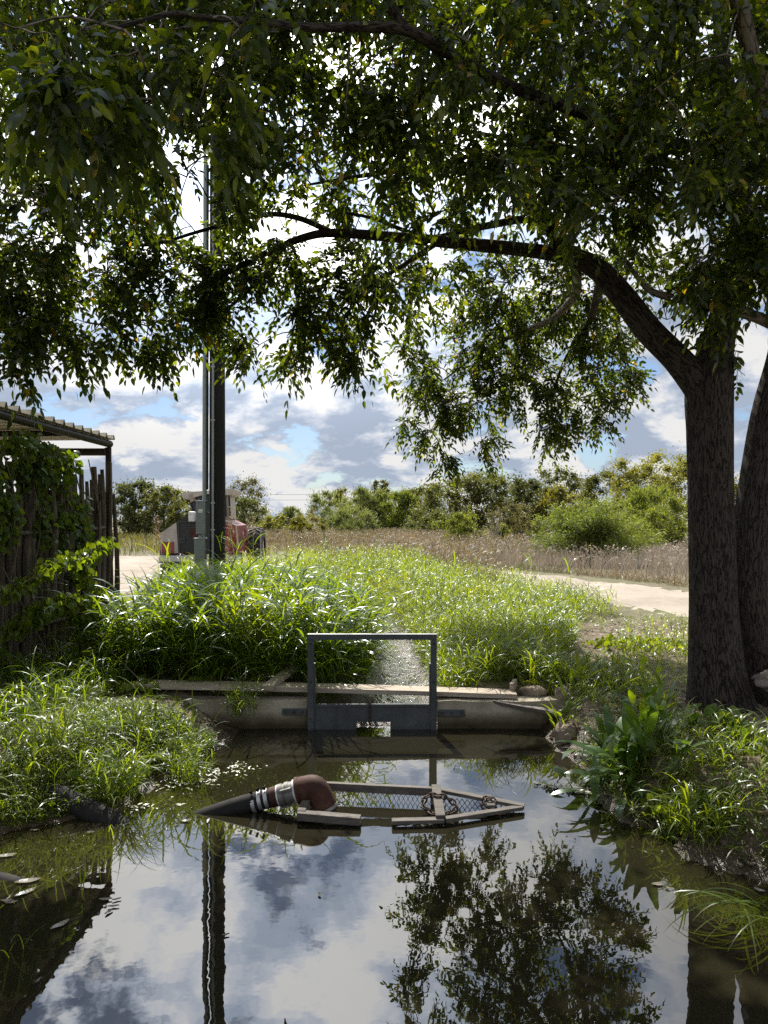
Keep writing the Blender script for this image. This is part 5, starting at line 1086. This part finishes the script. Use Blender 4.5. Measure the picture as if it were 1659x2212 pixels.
# things afloat on the pool
def floater(x, y, L, w, az, name, label, cat, mat='float', group=None, curl=.004):
    n = 7; V = []; 
    for i in range(n):
        t = i/(n-1); ww = w*math.sin(PI*min(.97, max(.05, t)))**.7/2; px_ = (t-.5)*L
        for s_ in (-1, 0, 1): V.append((px_*math.cos(az)-s_*ww*math.sin(az), px_*math.sin(az)+s_*ww*math.cos(az), .003+curl*(abs(s_))+curl*1.5*abs(t-.5)))
    F = [(i*3+k, i*3+3+k, i*3+4+k, i*3+1+k) for i in range(n-1) for k in (0, 1)]; me = bpy.data.meshes.new(name); me.from_pydata(V, [], F); me.materials.append(M[mat]); o = bpy.data.objects.new(name, me); C.objects.link(o); o.location = (x, y, 0); tag(o, label, cat, group)
def W0(px, py): Yq = FPX*CAMH/(py-HY); return ((px-CX)/FPX*Yq, Yq)
for px, py, L, az in [(15, 1850, .10, .3), (60, 1905, .12, .3), (15, 1948, .06, 0), (25, 1952, .05, .4), (130, 2000, .09, 1.0), (55, 1930, .1, .9), (245, 1960, .05, .2), (228, 1945, .06, .1), (235, 1972, .05, 1.2), (252, 1945, .04, .5), (195, 1800, .05, .2), (75, 1795, .05, .1)]:
    x, y = W0(px, py); floater(x, y, L, L*.38, az, 'floating_leaf', 'pale wet leaf floating in the dark reflection on the left side of the pool', 'leaf', group='pale leaves afloat at the left')
for px, py, L, lab in [(1420, 1912, .06, 'pale folded leaf floating on open water left of the trunk reflection'), (1442, 1920, .03, 'dark seed pod floating beside the pale folded leaf'), (488, 2022, .03, 'small curled leaf floating right of the pole reflection'), (1365, 1832, .015, 'tiny dark speck of bark floating right of the screen reflection'), (1640, 1925, .05, 'white leaf floating at the right edge by the drooping blades'), (1120, 1870, .04, 'thin leaf floating above the tree reflection'), (690, 1935, .03, 'tiny leaf floating in the cloud reflection at centre left'), (400, 1775, .06, 'yellow leaf afloat left of the hose tip'), (1300, 1755, .04, 'small leaf afloat right of the screen tip')]:
    x, y = W0(px, py); floater(x, y, L, L*.5, RND.uniform(0, 3), 'floating_leaf', lab, 'leaf')
x, y = W0(1215, 1705); acc = Acc(); n = 210; t = U(0, 1, n); q = np.column_stack([x-.14+.30*t+U(-.03, .03, n), y+.10-.2*t+U(-.03, .03, n), U(.003, .014, n)])
acc.add(leaflets(q, np.column_stack([rng.normal(size=(n, 2)), U(-.1, .2, n)]), np.column_stack([U(-.3, .3, (n, 2)), np.ones(n)]), U(.015, .05, n), U(.006, .02, n), 0)); tag(acc.build('floating_weed', M['scum'], loc=(x, y, 0)), 'pale mat of water weed floating left of the dock leaves', 'water weed')
acc = Acc()
for px, py, k in [(480, 1668, 34), (420, 1690, 40), (360, 1700, 36), (520, 1655, 24), (300, 1745, 26)]:
    x, y = W0(px, py); q = np.column_stack([x+rng.normal(size=k)*.10, y+rng.normal(size=k)*.05, U(.002, .008, k)]); acc.add(leaflets(q, np.column_stack([rng.normal(size=(k, 2)), U(-.05, .1, k)]), np.column_stack([U(-.2, .2, (k, 2)), np.ones(k)]), U(.015, .05, k), U(.008, .02, k), 0))
stuff(acc.build('floating_debris', M['scum']), 'pale specks of floating leaves along the left bank')
acc = Acc()
for (x, y, n) in [(-1.5, 4.15, 5), (-1.35, 4.3, 5), (-1.52, 3.05, 4)]:
    b = np.column_stack([x+rng.normal(size=n)*.04, y+rng.normal(size=n)*.04, np.full(n, -.02)]); tag(Acc().add(blades(b, U(.18, .34, n), .006, U(-1.5, 1.0, n), U(.2, .7, n), U(.5, 1.6, n), 7)).build('water_grass', M['bank'], loc=(x, y, 0)), {4.15: 'thin bent grass blades rising from the water beside the drain pipe end', 4.3: 'thin grass blades rising from the water left of the hose tip', 3.05: 'few green blades emerging from the dark water at the lower left'}[y], 'water grass')

# ground cover over the right bank
acc = Acc(); RB = [(1.42, 5.6), (1.5, 5.1), (1.45, 4.7), (1.5, 4.3), (1.7, 3.95), (2.0, 3.85), (2.3, 4.0), (2.25, 4.5), (2.15, 5.0), (2.1, 5.5), (1.9, 6.2), (1.5, 6.2)]
b = scatter(RB, 420, lambda x, y: (sdf(x, y, POOL) > .02) & (((y < 5.0) & (x > 1.55)) | (fbm(x*3, y*3, 2) > .18)))
plants(acc, b, U(.06, .2, len(b)), 5, (.08, .2), (.005, .010), S=4, lean=.5, culm=.003, z0=0)
stuff(acc.build('right_bank_grass', M['bank']), 'mixed short grass and weeds on the right bank beside the dock')
acc = Acc(); b = scatter([(1.35, 6.9), (1.9, 7.2), (2.3, 6.6), (2.3, 6.0), (1.7, 6.2), (1.4, 6.45)], 330); plants(acc, b, U(.06, .22, len(b)), 5, (.1, .24), (.006, .013), S=4, lean=.5, culm=.003, z0=0)
stuff(acc.build('weir_end_grass', M['grass']), 'bright grass on the bank between the weir end and the pecan trunk')
# crumbled soil and small stones
def crumbs(name, label, poly, n, s0, s1, mat, cond=None):
    b = scatter(poly, n, cond); t = (1+5**.5)/2
    ico = np.array([(-1, t, 0), (1, t, 0), (-1, -t, 0), (1, -t, 0), (0, -1, t), (0, 1, t), (0, -1, -t), (0, 1, -t), (t, 0, -1), (t, 0, 1), (-t, 0, -1), (-t, 0, 1)])/1.9
    fc = np.array([(0, 11, 5), (0, 5, 1), (0, 1, 7), (0, 7, 10), (0, 10, 11), (1, 5, 9), (5, 11, 4), (11, 10, 2), (10, 7, 6), (7, 1, 8), (3, 9, 4), (3, 4, 2), (3, 2, 6), (3, 6, 8), (3, 8, 9), (4, 9, 5), (2, 4, 11), (6, 2, 10), (8, 6, 7), (9, 8, 1)])
    sz = (s0+(s1-s0)*rng.random(n)**3)[:, None, None]; V = b[:, None, :]+ico[None]*sz*rng.uniform(.6, 1.3, (n, 12, 3))*np.array([1, 1, .7])
    F = (np.arange(n)*12)[:, None, None]+fc[None]
    return stuff(mesh_np(name, V.reshape(-1, 3), [F.reshape(-1, 3)], M[mat]), label)
M['clod'] = surf('dry_clod', [(.3, (.06, .045, .032)), (.55, (.125, .098, .07)), (.8, (.20, .16, .12))], scale=6, rough=.95, bump=.4, bdist=.01)
crumbs('soil_crumbs', 'crumbled dry earth over the dug mound on the right bank', [(1.6, 3.9), (2.2, 3.7), (3.0, 3.6), (3.2, 5.3), (2.3, 5.4), (2.0, 4.6)], 5200, .004, .032, 'clod', lambda x, y: sdf(x, y, POOL) > .03)
crumbs('soil_crumbs', 'loose soil and pebbles on the bank between the weir end and the trunk', [(1.3, 5.2), (1.5, 5.0), (2.4, 5.4), (2.3, 6.4), (1.5, 6.3)], 2600, .003, .024, 'clod', lambda x, y: sdf(x, y, POOL) > -.03)
crumbs('mud_pebbles', 'dark wet pebbles along the waterline of the right bank', [(1.25, 6.1), (1.35, 5.4), (1.3, 4.8), (1.35, 4.2), (1.6, 3.7), (2.5, 3.3), (2.7, 3.6), (1.9, 3.95), (1.6, 4.4), (1.65, 5.2), (1.6, 6.1)], 1500, .003, .018, 'clod', lambda x, y: np.abs(sdf(x, y, POOL)-.03) < .09)
acc = Acc(); EB = [(1.36, 5.3), (1.34, 4.8), (1.36, 4.3), (1.55, 3.95), (1.85, 3.66), (2.4, 3.45), (2.6, 3.8), (2.0, 4.05), (1.72, 4.35), (1.66, 5.0)]
b = scatter(EB, 220, lambda x, y: sdf(x, y, POOL) > -.01); plants(acc, b, U(.04, .14, len(b)), 5, (.1, .24), (.006, .012), S=5, lean=.6, culm=.003, z0=0, t0=(.4, 1.2))
stuff(acc.build('waterline_grass', M['bank']), 'grass blades arching over the waterline of the right bank')
leafy('ground_cover', 'small leafy weeds down the slope of the right bank to the water', 'plant', [((1.60, 4.25, .13), (.12, .2, .06), 90), ((1.52, 4.5, .1), (.08, .15, .05), 60), ((1.8, 3.98, .15), (.16, .1, .05), 80), ((2.05, 3.85, .14), (.18, .1, .06), 70), ((1.55, 5.15, .14), (.08, .15, .05), 50), ((2.3, 3.9, .2), (.2, .16, .06), 60)], 'bank', (.03, .065))
